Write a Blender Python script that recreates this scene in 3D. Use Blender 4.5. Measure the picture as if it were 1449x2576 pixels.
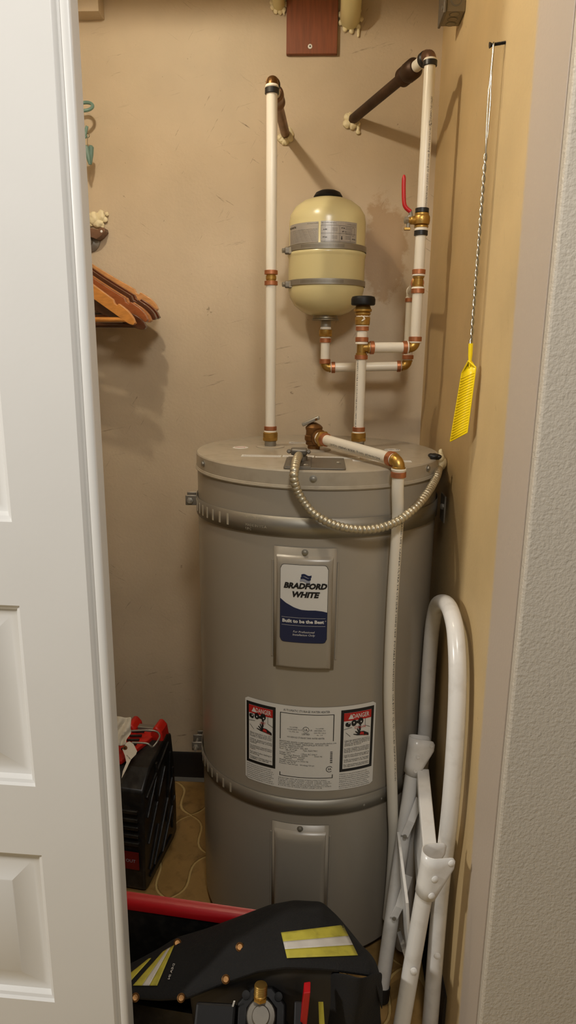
import bpy, math, random
from mathutils import Vector, Matrix
random.seed(7)
R_ = random.random
for o in list(bpy.data.objects): bpy.data.objects.remove(o)
S = bpy.context.scene; COL = S.collection
V = Vector
# ---------------------------------------------------------------- camera (photo 1449 x 2576, focal 1700 px)
F, CX, CY, H = 1700.0, 724.5, 1288.0, 1.42
dn = V((647-CX, 8236-CY, F)).normalized()
gx = 810-CX; Yd = V((gx, -(dn.x*gx+dn.z*F)/dn.y, F)).normalized()
Zd = -dn; Xd = Yd.cross(Zd)
RW = Matrix((Xd, Yd, Zd))                                   # image (right, down, forward) -> world
cam = bpy.data.cameras.new('camera'); co = bpy.data.objects.new('camera', cam); COL.objects.link(co)
m3 = RW @ Matrix(((1,0,0),(0,-1,0),(0,0,-1)))
co.matrix_world = Matrix.Translation((0,0,H)) @ m3.to_4x4()
cam.sensor_fit = 'VERTICAL'; cam.sensor_height = 36.0; cam.lens = 36.0*F/2576; cam.clip_start = .02
S.camera = co
S.view_settings.view_transform = 'Standard'; S.view_settings.look = 'None'
S.view_settings.gamma = 1; S.view_settings.use_curve_mapping = False
S.view_settings.exposure = 0.0
# ---------------------------------------------------------------- world and room light
w = bpy.data.worlds.new('world'); S.world = w; w.use_nodes = True
w.node_tree.nodes['Background'].inputs[0].default_value = (1.0, .95, .88, 1)
w.node_tree.nodes['Background'].inputs[1].default_value = 0.13
LAMP = V((-.42, 1.25, 2.31))
def globe(name, loc, rad, power, col):                      # round ceiling fixture of the room outside the closet
    l = bpy.data.lights.new(name, 'POINT'); l.energy = power; l.shadow_soft_size = rad; l.color = col
    o = bpy.data.objects.new(name, l); COL.objects.link(o); o.location = loc; return o
globe('room_ceiling_light', (.12, -.10, 2.38), .14, 47, (1.0, .955, .89))
globe('hall_light', (-2.35, -.02, 2.1), .10, 140, (1.0, .95, .87))

def ray(px, py): return RW @ V((px-CX, py-CY, F))
def at(px, py, x=None, y=None, z=None):
    r = ray(px, py)
    t = x/r.x if x is not None else y/r.y if y is not None else (z-H)/r.z
    return V((0,0,H)) + r*t
TC, TR = V((-.006, 1.576)), .28                            # water heater axis, radius
def cyl(px, py, rad=TR, c=TC):                              # pixel -> (angle from front, height) on an upright cylinder
    r = ray(px, py); a = r.x**2+r.y**2; b = -2*(r.x*c.x+r.y*c.y); k = c.length_squared-rad*rad
    t = (-b-math.sqrt(max(b*b-4*a*k, 0)))/(2*a); p = V((0,0,H))+r*t
    return math.atan2(p.x-c.x, -(p.y-c.y)), p.z
# ---------------------------------------------------------------- materials
def lin(c): return tuple(((v/255)/12.92 if v/255 <= .04045 else ((v/255+.055)/1.055)**2.4) for v in c)
def nd(nt, t, **k):
    n = nt.nodes.new(t)
    for a, b in k.items():
        if a in n.inputs: n.inputs[a].default_value = b
        else: setattr(n, a, b)
    return n
def mat(name, rgb, rough=.5, metal=0., var=.0, vscale=8., bump=0., bscale=60., stretch=None, spec=.5, coat=0., dark=None, darkscale=20., darkamt=.0):
    m = bpy.data.materials.new(name); m.use_nodes = True; nt = m.node_tree; L = nt.links.new
    p = nt.nodes['Principled BSDF']; c = lin(rgb)+(1,)
    p.inputs['Base Color'].default_value = c; p.inputs['Roughness'].default_value = rough
    p.inputs['Metallic'].default_value = metal; p.inputs['Specular IOR Level'].default_value = spec
    if coat: p.inputs['Coat Weight'].default_value = coat; p.inputs['Coat Roughness'].default_value = .12
    tc = nd(nt, 'ShaderNodeTexCoord'); vec = tc.outputs['Object']
    if stretch:
        mp = nd(nt, 'ShaderNodeMapping'); mp.inputs['Scale'].default_value = stretch; L(vec, mp.inputs[0]); vec = mp.outputs[0]
    out = None
    if var:
        n = nd(nt, 'ShaderNodeTexNoise', Scale=vscale, Detail=6.0); L(vec, n.inputs['Vector'])
        h = nd(nt, 'ShaderNodeMapRange'); L(n.outputs[0], h.inputs[0])
        h.inputs[1].default_value = .3; h.inputs[2].default_value = .7; h.inputs[3].default_value = 1-var; h.inputs[4].default_value = 1+var
        mx = nd(nt, 'ShaderNodeVectorMath', operation='SCALE'); mx.inputs[0].default_value = c[:3]; L(h.outputs[0], mx.inputs['Scale'])
        out = mx.outputs[0]; L(out, p.inputs['Base Color'])
    if dark:
        n = nd(nt, 'ShaderNodeTexNoise', Scale=darkscale, Detail=8.0); L(vec, n.inputs['Vector'])
        h = nd(nt, 'ShaderNodeMapRange'); L(n.outputs[0], h.inputs[0]); h.inputs[1].default_value = .5; h.inputs[2].default_value = .75; h.inputs[4].default_value = darkamt
        mx = nd(nt, 'ShaderNodeMix', data_type='RGBA'); L(h.outputs[0], mx.inputs[0])
        if out: L(out, mx.inputs[6])
        else: mx.inputs[6].default_value = c
        mx.inputs[7].default_value = lin(dark)+(1,); L(mx.outputs[2], p.inputs['Base Color'])
    if bump:
        n = nd(nt, 'ShaderNodeTexNoise', Scale=bscale, Detail=3.0); L(vec, n.inputs['Vector'])
        b = nd(nt, 'ShaderNodeBump', Strength=bump, Distance=.002); L(n.outputs[0], b.inputs['Height']); L(b.outputs[0], p.inputs['Normal'])
    return m
def wall_mat(name, base, scuff, amount, paint2=None, edge=1.09, stain=False, dirs=(12, -30), rough=.55):
    """painted wall: mottling, stretched scuffs, specks; optional second paint in front of y = edge; optional water stain"""
    m = bpy.data.materials.new(name); m.use_nodes = True; nt = m.node_tree; L = nt.links.new
    p = nt.nodes['Principled BSDF']; p.inputs['Roughness'].default_value = rough
    geo = nd(nt, 'ShaderNodeNewGeometry'); pos = geo.outputs['Position']
    def mixc(f, a, b):
        mx = nd(nt, 'ShaderNodeMix', data_type='RGBA')
        for s_, i in ((f,0),(a,6),(b,7)):
            if isinstance(s_, (tuple, float, int)): mx.inputs[i].default_value = s_
            else: L(s_, mx.inputs[i])
        return mx.outputs[2]
    def rng(s_, a, b, c=0., d=1.):
        h = nd(nt, 'ShaderNodeMapRange'); L(s_, h.inputs[0])
        for i, v in enumerate((a,b,c,d)): h.inputs[i+1].default_value = v
        return h.outputs[0]
    def noise(scale, vec, detail=5., rgh=.55):
        n = nd(nt, 'ShaderNodeTexNoise', Scale=scale, Detail=detail, Roughness=rgh); L(vec, n.inputs['Vector']); return n.outputs[0]
    def mul(a, b, op='MULTIPLY'):
        q = nd(nt, 'ShaderNodeMath', operation=op)
        for i, s_ in enumerate((a, b)):
            if isinstance(s_, float): q.inputs[i].default_value = s_
            else: L(s_, q.inputs[i])
        return q.outputs[0]
    b1 = lin(base)+(1,); b2 = tuple(v*.86 for v in lin(base))+(1,)
    col = mixc(rng(noise(3.5, pos), .38, .66), b1, b2)
    for k, a in enumerate(dirs):
        m0 = nd(nt, 'ShaderNodeMapping'); m0.inputs['Rotation'].default_value = (math.radians(a) if paint2 else 0, 0 if paint2 else math.radians(a), 0); L(pos, m0.inputs[0])
        mp = nd(nt, 'ShaderNodeMapping'); mp.inputs['Scale'].default_value = ((1.6, 2.2, 20) if not paint2 else (1, 26, 4.0)); L(m0.outputs[0], mp.inputs[0])
        s1 = rng(noise(4.2+1.7*k, mp.outputs[0], 4., .7), .64, .74)
        patch = rng(noise(3.1+k*1.3, pos, 3.), .52, .64)
        col = mixc(mul(mul(s1, patch), amount), col, lin(scuff)+(1,))
    col = mixc(mul(rng(noise(30., pos, 4., .75), .69, .77), amount*.9), col, lin(scuff)+(1,))
    if stain:
        d = nd(nt, 'ShaderNodeVectorMath', operation='SUBTRACT'); L(pos, d.inputs[0]); d.inputs[1].default_value = (.165, 1.99, 1.675)
        sc = nd(nt, 'ShaderNodeVectorMath', operation='MULTIPLY'); L(d.outputs[0], sc.inputs[0]); sc.inputs[1].default_value = (1.9, 0, .95)
        ln = nd(nt, 'ShaderNodeVectorMath', operation='LENGTH'); L(sc.outputs[0], ln.inputs[0])
        nn = noise(20., pos, 8., .7)
        f = rng(mul(ln.outputs[1], mul(nn, .20), 'SUBTRACT'), .03, .0)
        col = mixc(mul(f, .5), col, lin((150, 108, 46))+(1,))
    if paint2:
        sep = nd(nt, 'ShaderNodeSeparateXYZ'); L(pos, sep.inputs[0])
        yy = mul(sep.outputs[1], mul(noise(90., pos, 2.), .012), 'ADD'); yy = mul(yy, mul(sep.outputs[2], .032), 'SUBTRACT')
        f = rng(yy, edge-.032*1.42+.010, edge-.032*1.42-.004)
        col = mixc(f, col, lin(paint2)+(1,))
    L(col, p.inputs['Base Color'])
    b = nd(nt, 'ShaderNodeBump', Strength=.25, Distance=.002); L(noise(140., pos, 3.), b.inputs['Height']); L(b.outputs[0], p.inputs['Normal'])
    return m
MT = {}
MT['wall'] = wall_mat('beige_wall_paint', (202,184,156), (100,78,54), .85, stain=True, dirs=(14,-33,58))
MT['wall_r'] = wall_mat('yellow_beige_wall_paint', (206,180,132), (112,84,50), .75, paint2=(188,174,159), dirs=(20, 35))
MT['wall_f'] = mat('textured_grey_beige_paint', (196,187,172), .6, var=.02, bump=.8, bscale=210.)
MT['ceil'] = mat('ceiling_paint', (205,190,160), .7, var=.03)
MT['base'] = mat('black_cove_base', (34,30,28), .45, var=.15)
MT['vinyl'] = mat('tan_vinyl', (150,118,68), .42, var=.16, vscale=14., bump=.25, bscale=90., dark=(96,72,38), darkscale=26., darkamt=.8)
MT['grout'] = mat('vinyl_joint', (186,160,104), .5, var=.1)
MT['door'] = mat('white_door_paint', (232,231,228), .38, var=.012, bump=.06, bscale=120.)
MT['tank'] = mat('grey_enamel', (158,150,136), .27, var=.02, vscale=3.)
MT['lid'] = mat('grey_enamel_lid', (172,162,144), .24, var=.03, vscale=5., dark=(120,108,88), darkscale=30., darkamt=.25)
MT['white'] = mat('white_print', (222,220,214), .5)
MT['lblack'] = mat('black_print', (22,22,24), .5)
MT['lgrey'] = mat('grey_print', (58,56,54), .5)
MT['lred'] = mat('red_print', (190,34,30), .5)
MT['lblue'] = mat('blue_print', (20,34,74), .35)
MT['lsilver'] = mat('silver_print', (150,155,170), .35)
MT['steel'] = mat('galvanized_steel', (158,154,144), .48, .75, var=.08, vscale=10., stretch=(1,1,6))
MT['dsteel'] = mat('dark_steel', (122,116,106), .48, .6, var=.1)
MT['slot'] = mat('pale_slot_steel', (196,190,172), .4, .3)  # pale steel for the strap slots and stamped lettering
MT['brass'] = mat('brass', (184,148,80), .38, .9, var=.12, vscale=30., bump=.12, bscale=200.)
MT['dbrass'] = mat('tarnished_brass', (132,96,58), .42, .9, var=.2, vscale=40., bump=.25, bscale=160.)
MT['copper'] = mat('copper_ring', (196,132,96), .42, .9, var=.1, vscale=60.)
MT['ocop'] = mat('oxidised_copper', (72,52,38), .5, .6, var=.3, vscale=30., bump=.2)
MT['ocop2'] = mat('aged_copper_pipe', (128,98,78), .42, .7, var=.25, vscale=30., dark=(80,56,44), darkscale=40., darkamt=.6)
MT['pex'] = mat('white_pex', (228,222,208), .33, var=.02)
MT['bring'] = mat('black_ring', (26,26,26), .4)
MT['tape'] = mat('ptfe_tape', (232,226,212), .6, bump=.4)
MT['etank'] = mat('cream_enamel', (214,202,152), .26, var=.015)
MT['foil'] = mat('silver_label', (176,172,166), .33, .35)
MT['bplast'] = mat('black_plastic', (20,19,19), .5, spec=.25)
MT['caulk'] = mat('cream_foam', (226,214,176), .45, bump=.6, bscale=120., var=.06)
MT['redh'] = mat('red_vinyl_grip', (178,24,30), .35)
MT['wood'] = mat('brown_board', (126,68,36), .5, var=.2, vscale=16., stretch=(9,9,.7))
MT['jbox'] = mat('zinc_box', (142,134,116), .4, .85, var=.15, vscale=20.)
MT['wire'] = mat('bright_wire', (188,184,172), .22, 1.)
MT['screw'] = mat('black_screw', (40,36,34), .35, .6)
MT['yellow'] = mat('yellow_plastic', (246,218,20), .35)
MT['teal'] = mat('teal_plastic', (108,140,132), .4, var=.05)
MT['flex'] = mat('flexible_metal', (192,184,162), .42, .8, var=.12, vscale=30.)
MT['ladder'] = mat('white_powder_coat', (226,224,220), .25, var=.02, dark=(150,140,124), darkscale=30., darkamt=.25)
MT['rub'] = mat('black_rubber', (26,24,23), .6)
MT['case'] = mat('black_case_plastic', (26,25,24), .38, var=.3, vscale=30., bump=.4, bscale=50., dark=(62,58,52), darkscale=50., darkamt=.5)
MT['cred'] = mat('red_case_plastic', (196,34,22), .4, var=.08)
MT['cdred'] = mat('dark_red_badge', (110,16,14), .5, var=.1)
MT['binred'] = mat('red_bin_plastic', (172,14,24), .35, var=.05)
MT['cloth'] = mat('black_duty_cloth', (17,16,16), .9, var=.25, vscale=10., bump=.6, bscale=260.)
MT['lining'] = mat('dark_lining', (40,38,36), .55, var=.1)
MT['lime'] = mat('lime_reflective_trim', (186,176,64), .6, var=.1, vscale=40., dark=(120,108,50), darkscale=50., darkamt=.5)
MT['silv'] = mat('silver_reflective_tape', (205,200,192), .4, var=.06, vscale=40.)
MT['rag'] = mat('white_rag', (214,204,184), .8, var=.1, bump=.6, bscale=90.)
MT['kraft'] = mat('brown_eyelet', (120,74,36), .6)
for n_, c_ in (('hw1',(206,148,92)),('hw2',(92,46,26)),('hw3',(150,86,48)),('hw4',(196,132,64)),('hw5',(176,116,66)),('hw6',(78,44,26))):
    MT[n_] = mat('hanger_wood_'+n_, c_, .25, var=.16, vscale=30., stretch=(1.5,6,6), coat=.4)
# ---------------------------------------------------------------- mesh helpers
def frame(ax):
    ax = V(ax).normalized(); u = V((0,0,1)) if abs(ax.z) < .9 else V((1,0,0))
    a = ax.cross(u).normalized(); return a, ax.cross(a).normalized(), ax
class MB:
    def __init__(s): s.v = []; s.f = []
    def add(s, vs, fs):
        n = len(s.v); s.v += [V(p) for p in vs]; s.f += [tuple(i+n for i in q) for q in fs]; return s
    def box(s, a, b):
        x0,y0,z0 = a; x1,y1,z1 = b
        return s.add([(x0,y0,z0),(x1,y0,z0),(x1,y1,z0),(x0,y1,z0),(x0,y0,z1),(x1,y0,z1),(x1,y1,z1),(x0,y1,z1)],
            [(0,3,2,1),(4,5,6,7),(0,1,5,4),(1,2,6,5),(2,3,7,6),(3,0,4,7)])
    def obox(s, c, ex, ey, ez, sx, sy, sz):
        c = V(c); ex,ey,ez = [V(e).normalized() for e in (ex,ey,ez)]; vs = []
        for k in (-1,1):
            for i, j in ((-1,-1),(1,-1),(1,1),(-1,1)): vs.append(c+ex*i*sx/2+ey*j*sy/2+ez*k*sz/2)
        return s.add(vs, [(0,3,2,1),(4,5,6,7),(0,1,5,4),(1,2,6,5),(2,3,7,6),(3,0,4,7)])
    def lathe(s, prof, o, ax=(0,0,1), seg=24, rot=0., cap=True):
        a, b, c = frame(ax); o = V(o); vs = []; n = len(prof)
        for r, h in prof:
            for k in range(seg):
                t = 2*math.pi*k/seg+rot; vs.append(o+c*h+(a*math.cos(t)+b*math.sin(t))*max(r,1e-5))
        fs = [(i*seg+k, i*seg+(k+1)%seg, (i+1)*seg+(k+1)%seg, (i+1)*seg+k) for i in range(n-1) for k in range(seg)]
        if cap: fs += [tuple(range(seg-1,-1,-1)), tuple((n-1)*seg+k for k in range(seg))]
        return s.add(vs, fs)
    def rod(s, p, q, r, seg=20, r2=None):
        p, q = V(p), V(q); return s.lathe([(r,0),(r if r2 is None else r2,(q-p).length)], p, q-p, seg)
    def tube(s, pts, r, seg=14, closed=False, cap=True):
        pts = [V(p) for p in pts]; n = len(pts); vs = []
        rr = r if isinstance(r, (list, tuple)) else [r]*n
        tan = []
        for i in range(n):
            a = pts[i-1] if (i or closed) else pts[0]; b = pts[(i+1) % n] if (i < n-1 or closed) else pts[-1]
            tan.append((b-a).normalized())
        u = frame(tan[0])[0]
        for i in range(n):
            u = (u-tan[i]*u.dot(tan[i])).normalized(); w_ = tan[i].cross(u)
            for k in range(seg):
                t = 2*math.pi*k/seg; vs.append(pts[i]+(u*math.cos(t)+w_*math.sin(t))*rr[i])
        m = n if closed else n-1
        fs = [(i*seg+k, i*seg+(k+1)%seg, ((i+1)%n)*seg+(k+1)%seg, ((i+1)%n)*seg+k) for i in range(m) for k in range(seg)]
        if cap and not closed: fs += [tuple(range(seg-1,-1,-1)), tuple((n-1)*seg+k for k in range(seg))]
        return s.add(vs, fs)
    def prism(s, poly, o, ex, ey, th):
        o, ex, ey = V(o), V(ex).normalized(), V(ey).normalized(); ez = ex.cross(ey); n = len(poly)
        vs = [o+ex*x+ey*y for x, y in poly]+[o+ex*x+ey*y+ez*th for x, y in poly]
        return s.add(vs, [tuple(range(n-1,-1,-1)), tuple(range(n,2*n))]+[(i,(i+1)%n,n+(i+1)%n,n+i) for i in range(n)])
    def grid(s, rows):
        n = len(rows[0]); vs = [p for r in rows for p in r]
        return s.add(vs, [(i*n+j, i*n+j+1, (i+1)*n+j+1, (i+1)*n+j) for i in range(len(rows)-1) for j in range(n-1)])
    def ball(s, c, r, seg=16, rings=10, sc=(1,1,1)):
        vs = []; c = V(c)
        for i in range(1, rings):
            t = math.pi*i/rings
            for k in range(seg):
                a = 2*math.pi*k/seg; vs.append(c+V((r*math.sin(t)*math.cos(a)*sc[0], r*math.sin(t)*math.sin(a)*sc[1], r*math.cos(t)*sc[2])))
        vs += [c+V((0,0,r*sc[2])), c-V((0,0,r*sc[2]))]; n = (rings-1)*seg
        fs = [(i*seg+k, (i+1)*seg+k, (i+1)*seg+(k+1)%seg, i*seg+(k+1)%seg) for i in range(rings-2) for k in range(seg)]
        fs += [(n, k, (k+1)%seg) for k in range(seg)]+[(n+1, (rings-2)*seg+(k+1)%seg, (rings-2)*seg+k) for k in range(seg)]
        return s.add(vs, fs)
    def obj(s, name, m, parent=None, smooth=35., bevel=0., kind=None, label=None, solid=0., sub=0):
        me = bpy.data.meshes.new(name); base = wloc(parent) if parent else V((0,0,0))
        me.from_pydata([tuple(p-base) for p in s.v], [], s.f); me.update()
        me.materials.append(MT[m] if isinstance(m, str) else m)
        if smooth: me.shade_smooth(); me.set_sharp_from_angle(angle=math.radians(smooth))
        o = bpy.data.objects.new(name, me); COL.objects.link(o); o.parent = parent
        if solid: q = o.modifiers.new('solid','SOLIDIFY'); q.thickness = solid; q.offset = 0
        if sub: q = o.modifiers.new('sub','SUBSURF'); q.levels = q.render_levels = sub
        if bevel:
            q = o.modifiers.new('bevel','BEVEL'); q.width = bevel; q.segments = 2; q.limit_method = 'ANGLE'; q.angle_limit = math.radians(40)
        if kind: o['kind'] = kind
        if label: o['label'] = label
        return o
def wloc(o):
    p = V((0,0,0))
    while o: p += o.location; o = o.parent
    return p
def tag(o, label, cat, group=None):
    o['label'] = label; o['category'] = cat
    if group: o['group'] = group
    return o
def thing(name, label, cat, loc, group=None):
    o = bpy.data.objects.new(name, None); COL.objects.link(o); o.location = loc; o.empty_display_size = .05
    return tag(o, label, cat, group)
def struct(mb, name, m, **k):
    o = mb.obj(name, m, **k); o['kind'] = 'structure'; return o
def copy_part(o, parent, loc=None):
    c = o.copy(); COL.objects.link(c); c.parent = parent
    if loc is not None: c.location = loc
    return c
def arc(c, r, a0, a1, n, ex, ey):
    c, ex, ey = V(c), V(ex), V(ey); return [c+(ex*math.cos(a0+(a1-a0)*i/n)+ey*math.sin(a0+(a1-a0)*i/n))*r for i in range(n+1)]
def spline(pts, n=8):
    pts = [V(p) for p in pts]; out = []; q = [2*pts[0]-pts[1]]+pts+[2*pts[-1]-pts[-2]]
    for i in range(1, len(q)-2):
        a,b,c,d = q[i-1:i+3]
        for k in range(n):
            t = k/n; out.append(.5*((2*b)+(c-a)*t+(2*a-5*b+4*c-d)*t*t+(3*b-a-3*c+d)*t**3))
    return out+[pts[-1]]
# ---- lettering: real glyph outlines laid on any surface through a map (u, v) -> point
def glyphs(txt, size, align='LEFT', bold=0., shear=0., res=2, sx=1.):
    cu = bpy.data.curves.new('t', 'FONT'); cu.body = txt; cu.size = size; cu.align_x = align; cu.align_y = 'CENTER'
    cu.offset = bold*size; cu.shear = shear; cu.resolution_u = res; cu.space_character = 1.0
    ob = bpy.data.objects.new('t', cu); me = bpy.data.meshes.new_from_object(ob)
    vs = [(v.co.x*sx, v.co.y) for v in me.vertices]; fs = [tuple(p.vertices) for p in me.polygons]
    bpy.data.objects.remove(ob); bpy.data.curves.remove(cu); bpy.data.meshes.remove(me); return vs, fs
def put(mb, txt, size, u, v, fn, align='CENTER', flip=False, width=None, maxw=None, **k):
    vs, fs = glyphs(txt, size, align, **k)
    if not vs: return mb
    if width:
        x0 = min(a for a,_ in vs); x1 = max(a for a,_ in vs); s_ = width/(x1-x0); vs = [(a*s_, b) for a, b in vs]
    if maxw:
        x0 = min(a for a,_ in vs); x1 = max(a for a,_ in vs)
        if x1-x0 > maxw: vs = [(a*maxw/(x1-x0), b) for a, b in vs]
    g = -1 if flip else 1
    return mb.add([fn(u+a*g, v+b*g) for a, b in vs], fs)
def patch(mb, u0, u1, v0, v1, fn, n=10, m=1):
    return mb.grid([[fn(u0+(u1-u0)*i/n, v0+(v1-v0)*j/m) for i in range(n+1)] for j in range(m+1)])
def poly(mb, pts, fn): return mb.add([fn(*p) for p in pts], [tuple(range(len(pts)))])
def rrect(u0, u1, v0, v1, r, n=5):
    out = []
    for cx_, cy_, a in ((u1-r,v1-r,0),(u0+r,v1-r,90),(u0+r,v0+r,180),(u1-r,v0+r,270)):
        out += [(cx_+r*math.cos(math.radians(a+90*i/n)), cy_+r*math.sin(math.radians(a+90*i/n))) for i in range(n+1)]
    return out
def ring(mb, u0, u1, v0, v1, t, fn, n=10):
    patch(mb,u0,u1,v1-t,v1,fn,n); patch(mb,u0,u1,v0,v0+t,fn,n); patch(mb,u0,u0+t,v0+t,v1-t,fn,1); patch(mb,u1-t,u1,v0+t,v1-t,fn,1); return mb
def wrapfn(c, rad, up=1.0):                                 # u in metres of arc on radius rad, v = height
    return lambda u, v: V((c.x+rad*math.sin(u/rad), c.y-rad*math.cos(u/rad), v))

# ================================================================= THE SETTING
XW, YW, YF, XL, ZC = .292, 1.99, .942, -.78, 2.47
struct(MB().box((XL-.1, YW, -.02), (XW+.1, YW+.1, ZC)), 'wall_back', 'wall', smooth=0)
struct(MB().box((XW, YF+.002, -.02), (XW+.1, YW, ZC)), 'wall_right', 'wall_r', smooth=0)
struct(MB().box((XL-.1, YF+.13, -.02), (XL, YW, ZC)), 'wall_left', 'wall', smooth=0)
fw = MB().box((XW+.0005, YF-.02, -.02), (1.3, YF, 2.47))
struct(fw, 'wall_front', 'wall_f', smooth=0, bevel=.004)
struct(MB().box((-1.5, YF-.02, 2.09), (XW, YF+.04, 2.47)), 'trim_1', 'wall_f', smooth=0)
struct(MB().box((XL-.1, YF+.04, ZC), (XW+.1, YW+.1, ZC+.05)), 'ceiling', 'ceil', smooth=0)
fl = struct(MB().box((-2.0, -2.2, -.05), (1.4, YW+.1, -.003)), 'floor', 'grout', smooth=0)
# lantern shaped vinyl pieces, raised from the joint
tw, th_ = .172, .33
def edge_pts(p, q, n=12, amp=.017):
    p, q = V(p), V(q); d = q-p; nn = V((-d.y, d.x, 0)).normalized()
    return [p+d*(i/n)+nn*amp*math.sin(2*math.pi*i/n) for i in range(n)]
cs = [V((0,th_/2,0)), V((tw/2,0,0)), V((0,-th_/2,0)), V((-tw/2,0,0))]
ol = []
for i in range(4): ol += edge_pts(cs[i], cs[(i+1)%4], amp=.017*(1 if i%2 == 0 else -1)*(1))
def inset(pts, s_):
    out = []; n = len(pts)
    for i in range(n):
        d = (pts[(i+1)%n]-pts[i-1]); nn = V((d.y,-d.x,0)).normalized(); out.append(pts[i]-nn*(-s_ if False else s_)*(1))
    return out
def area2(p): return sum(p[i-1].x*p[i].y-p[i].x*p[i-1].y for i in range(len(p)))
sg = 1 if area2(ol) > 0 else -1
o1 = inset(ol, .0026*sg); o2 = inset(ol, .0042*sg)
n_ = len(ol); tm = MB().add([p+V((0,0,-.003)) for p in o1]+[p for p in o2], [tuple(range(n_,2*n_)) if sg > 0 else tuple(range(2*n_-1,n_-1,-1))]+[(i,(i+1)%n_,n_+(i+1)%n_,n_+i) for i in range(n_)])
t0 = None
for j in range(-1, 8):
    for i in range(-1, 7):
        p = V((XL+.06+i*tw+(j%2)*tw/2, 1.0+j*th_/2-.02, 0))
        if p.x < XL+tw/2-.02 or p.x > XW-tw/2+.02 or p.y > YW-th_/2+.03 or p.y < .9: continue
        if t0 is None: t0 = tm.obj('vinyl_tile', 'vinyl', fl, smooth=0); t0.location = p
        else: copy_part(t0, fl, p)
# part tiles along the walls
def clipped(p):
    pts = [(min(max(p.x+q.x, XL+.003), XW-.003), min(p.y+q.y, YW-.003)) for q in o2]
    out = []
    for a in pts:
        if not out or abs(a[0]-out[-1][0])+abs(a[1]-out[-1][1]) > 1e-4: out.append(a)
    return out
for j in range(-1, 8):
    for i in range(-1, 8):
        p = V((XL+.06+i*tw+(j%2)*tw/2, 1.0+j*th_/2-.02, 0))
        if not (p.x < XL+tw/2-.02 or p.x > XW-tw/2+.02 or p.y > YW-th_/2+.03) or p.y < .9: continue
        if p.x < XL-.02 or p.x > XW+.02 or p.y > YW+.03: continue
        c_ = clipped(p)
        if len(c_) > 5: MB().prism(c_, (0,0,-.003), (1,0,0), (0,1,0), .003).obj('vinyl_tile', 'vinyl', fl, smooth=0)
def cove(p, q, nrm, name):
    prof = [(0,0),(.022,0),(.010,.008),(.006,.022),(.005,.092),(.002,.098),(0,.098)]
    p, q, nrm = V(p), V(q), V(nrm); rows = [[e+nrm*a+V((0,0,b)) for a, b in prof] for e in (p, q)]
    n = len(prof); return struct(MB().add(rows[0]+rows[1], [(i,(i+1)%n,n+(i+1)%n,n+i) for i in range(n)]+[tuple(range(n-1,-1,-1)), tuple(range(n,2*n))]), name, 'base')
cove((XL+.001,YW-.0005,.0005), (XW-.024,YW-.0005,.0005), (0,-1,0), 'baseboard_back')
cove((XW-.0005,YW-.001,.0005), (XW-.0005,1.15,.0005), (-1,0,0), 'baseboard_right')
# ---- closet lamp: inferred bulb; wide unseen brim added to shade the wall top
cl = thing('ceiling_lamp', 'warm bulb under the closet ceiling with an added brim shading the wall top', 'lamp', (LAMP.x, LAMP.y, ZC-.001))
bm = bpy.data.materials.new('lit_bulb'); bm.use_nodes = True; nt = bm.node_tree; nt.nodes.clear()
em = nd(nt,'ShaderNodeEmission'); em.inputs[0].default_value = (1.0,.865,.665,1); em.inputs[1].default_value = 740.0
nt.links.new(em.outputs[0], nd(nt,'ShaderNodeOutputMaterial').inputs[0])
MB().ball(LAMP, .022, 20, 12).obj('bulb', bm, cl)
MB().lathe([(.245,-.021),(.24,-.012),(.14,.040),(.035,.06),(.033,.075)], (LAMP.x,LAMP.y,LAMP.z), seg=40, cap=False).obj('added_brim', 'dsteel', cl, solid=.002)
MB().rod((LAMP.x,LAMP.y,LAMP.z+.03), (LAMP.x,LAMP.y,ZC-.002), .016).obj('socket', 'white', cl)

# ---- sliding closet doors
def panel_door(name, label, x1, x0, y0, z0, z1, th, panels, stile, rz, edge=True):
    t = bpy.data.objects.new(name, None); COL.objects.link(t); t.location = (x1, y0, z0); t['kind'] = 'structure'; t['label'] = label
    xs0, xs1 = x0+stile, x1-stile
    mb = MB(); mb.box((xs1,y0,z0),(x1,y0+th,z1)); mb.obj('stile','door',t,smooth=0)
    MB().box((x0,y0,z0),(xs0,y0+th,z1)).obj('stile','door',t,smooth=0)
    zz = z0
    for a, b in panels+[(z1,None)]:
        MB().box((xs0,y0,zz),(xs1,y0+th,a)).obj('rail','door',t,smooth=0); zz = b
    for a, b in panels:
        prof = [(0,0),(.003,.003),(.008,.0045),(.013,.009),(.018,.010),(.026,.010),(.060,.0025),(.062,.002)]
        vs = []; n = len(prof)
        for o_, d in [(q[0], q[1]*1.7) for q in prof]: vs += [(xs0+o_,y0+d,a+o_),(xs1-o_,y0+d,a+o_),(xs1-o_,y0+d,b-o_),(xs0+o_,y0+d,b-o_)]
        fs = [(i*4+k, i*4+(k+1)%4, (i+1)*4+(k+1)%4, (i+1)*4+k) for i in range(n-1) for k in range(4)]+[tuple((n-1)*4+k for k in range(4))]
        vs += [(xs0,y0+th,a),(xs1,y0+th,a),(xs1,y0+th,b),(xs0,y0+th,b)]; fs.append((n*4+3,n*4+2,n*4+1,n*4))
        MB().add(vs, fs).obj('raised_panel','door',t,smooth=28)
    if edge:   # rounded rebate and closing lip along the free edge
        pr = [(0,.0),(.0035,.0012),(.006,.004),(.0075,.0085),(.013,.0095),(.0145,.006),(.017,.0048),(.031,.0048),(.0335,.0065),(.034,.010),(.034,th),(0,th)]
        n = len(pr); vs = [(x1+a*.72,y0+b,z0) for a,b in pr]+[(x1+a*.72,y0+b,z1) for a,b in pr]
        MB().add(vs, [(i,(i+1)%n,n+(i+1)%n,n+i) for i in range(n)]+[tuple(range(n-1,-1,-1)),tuple(range(n,2*n))]).obj('edge_lip','door',t,smooth=50)
    t.rotation_euler.z = rz; return t
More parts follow.
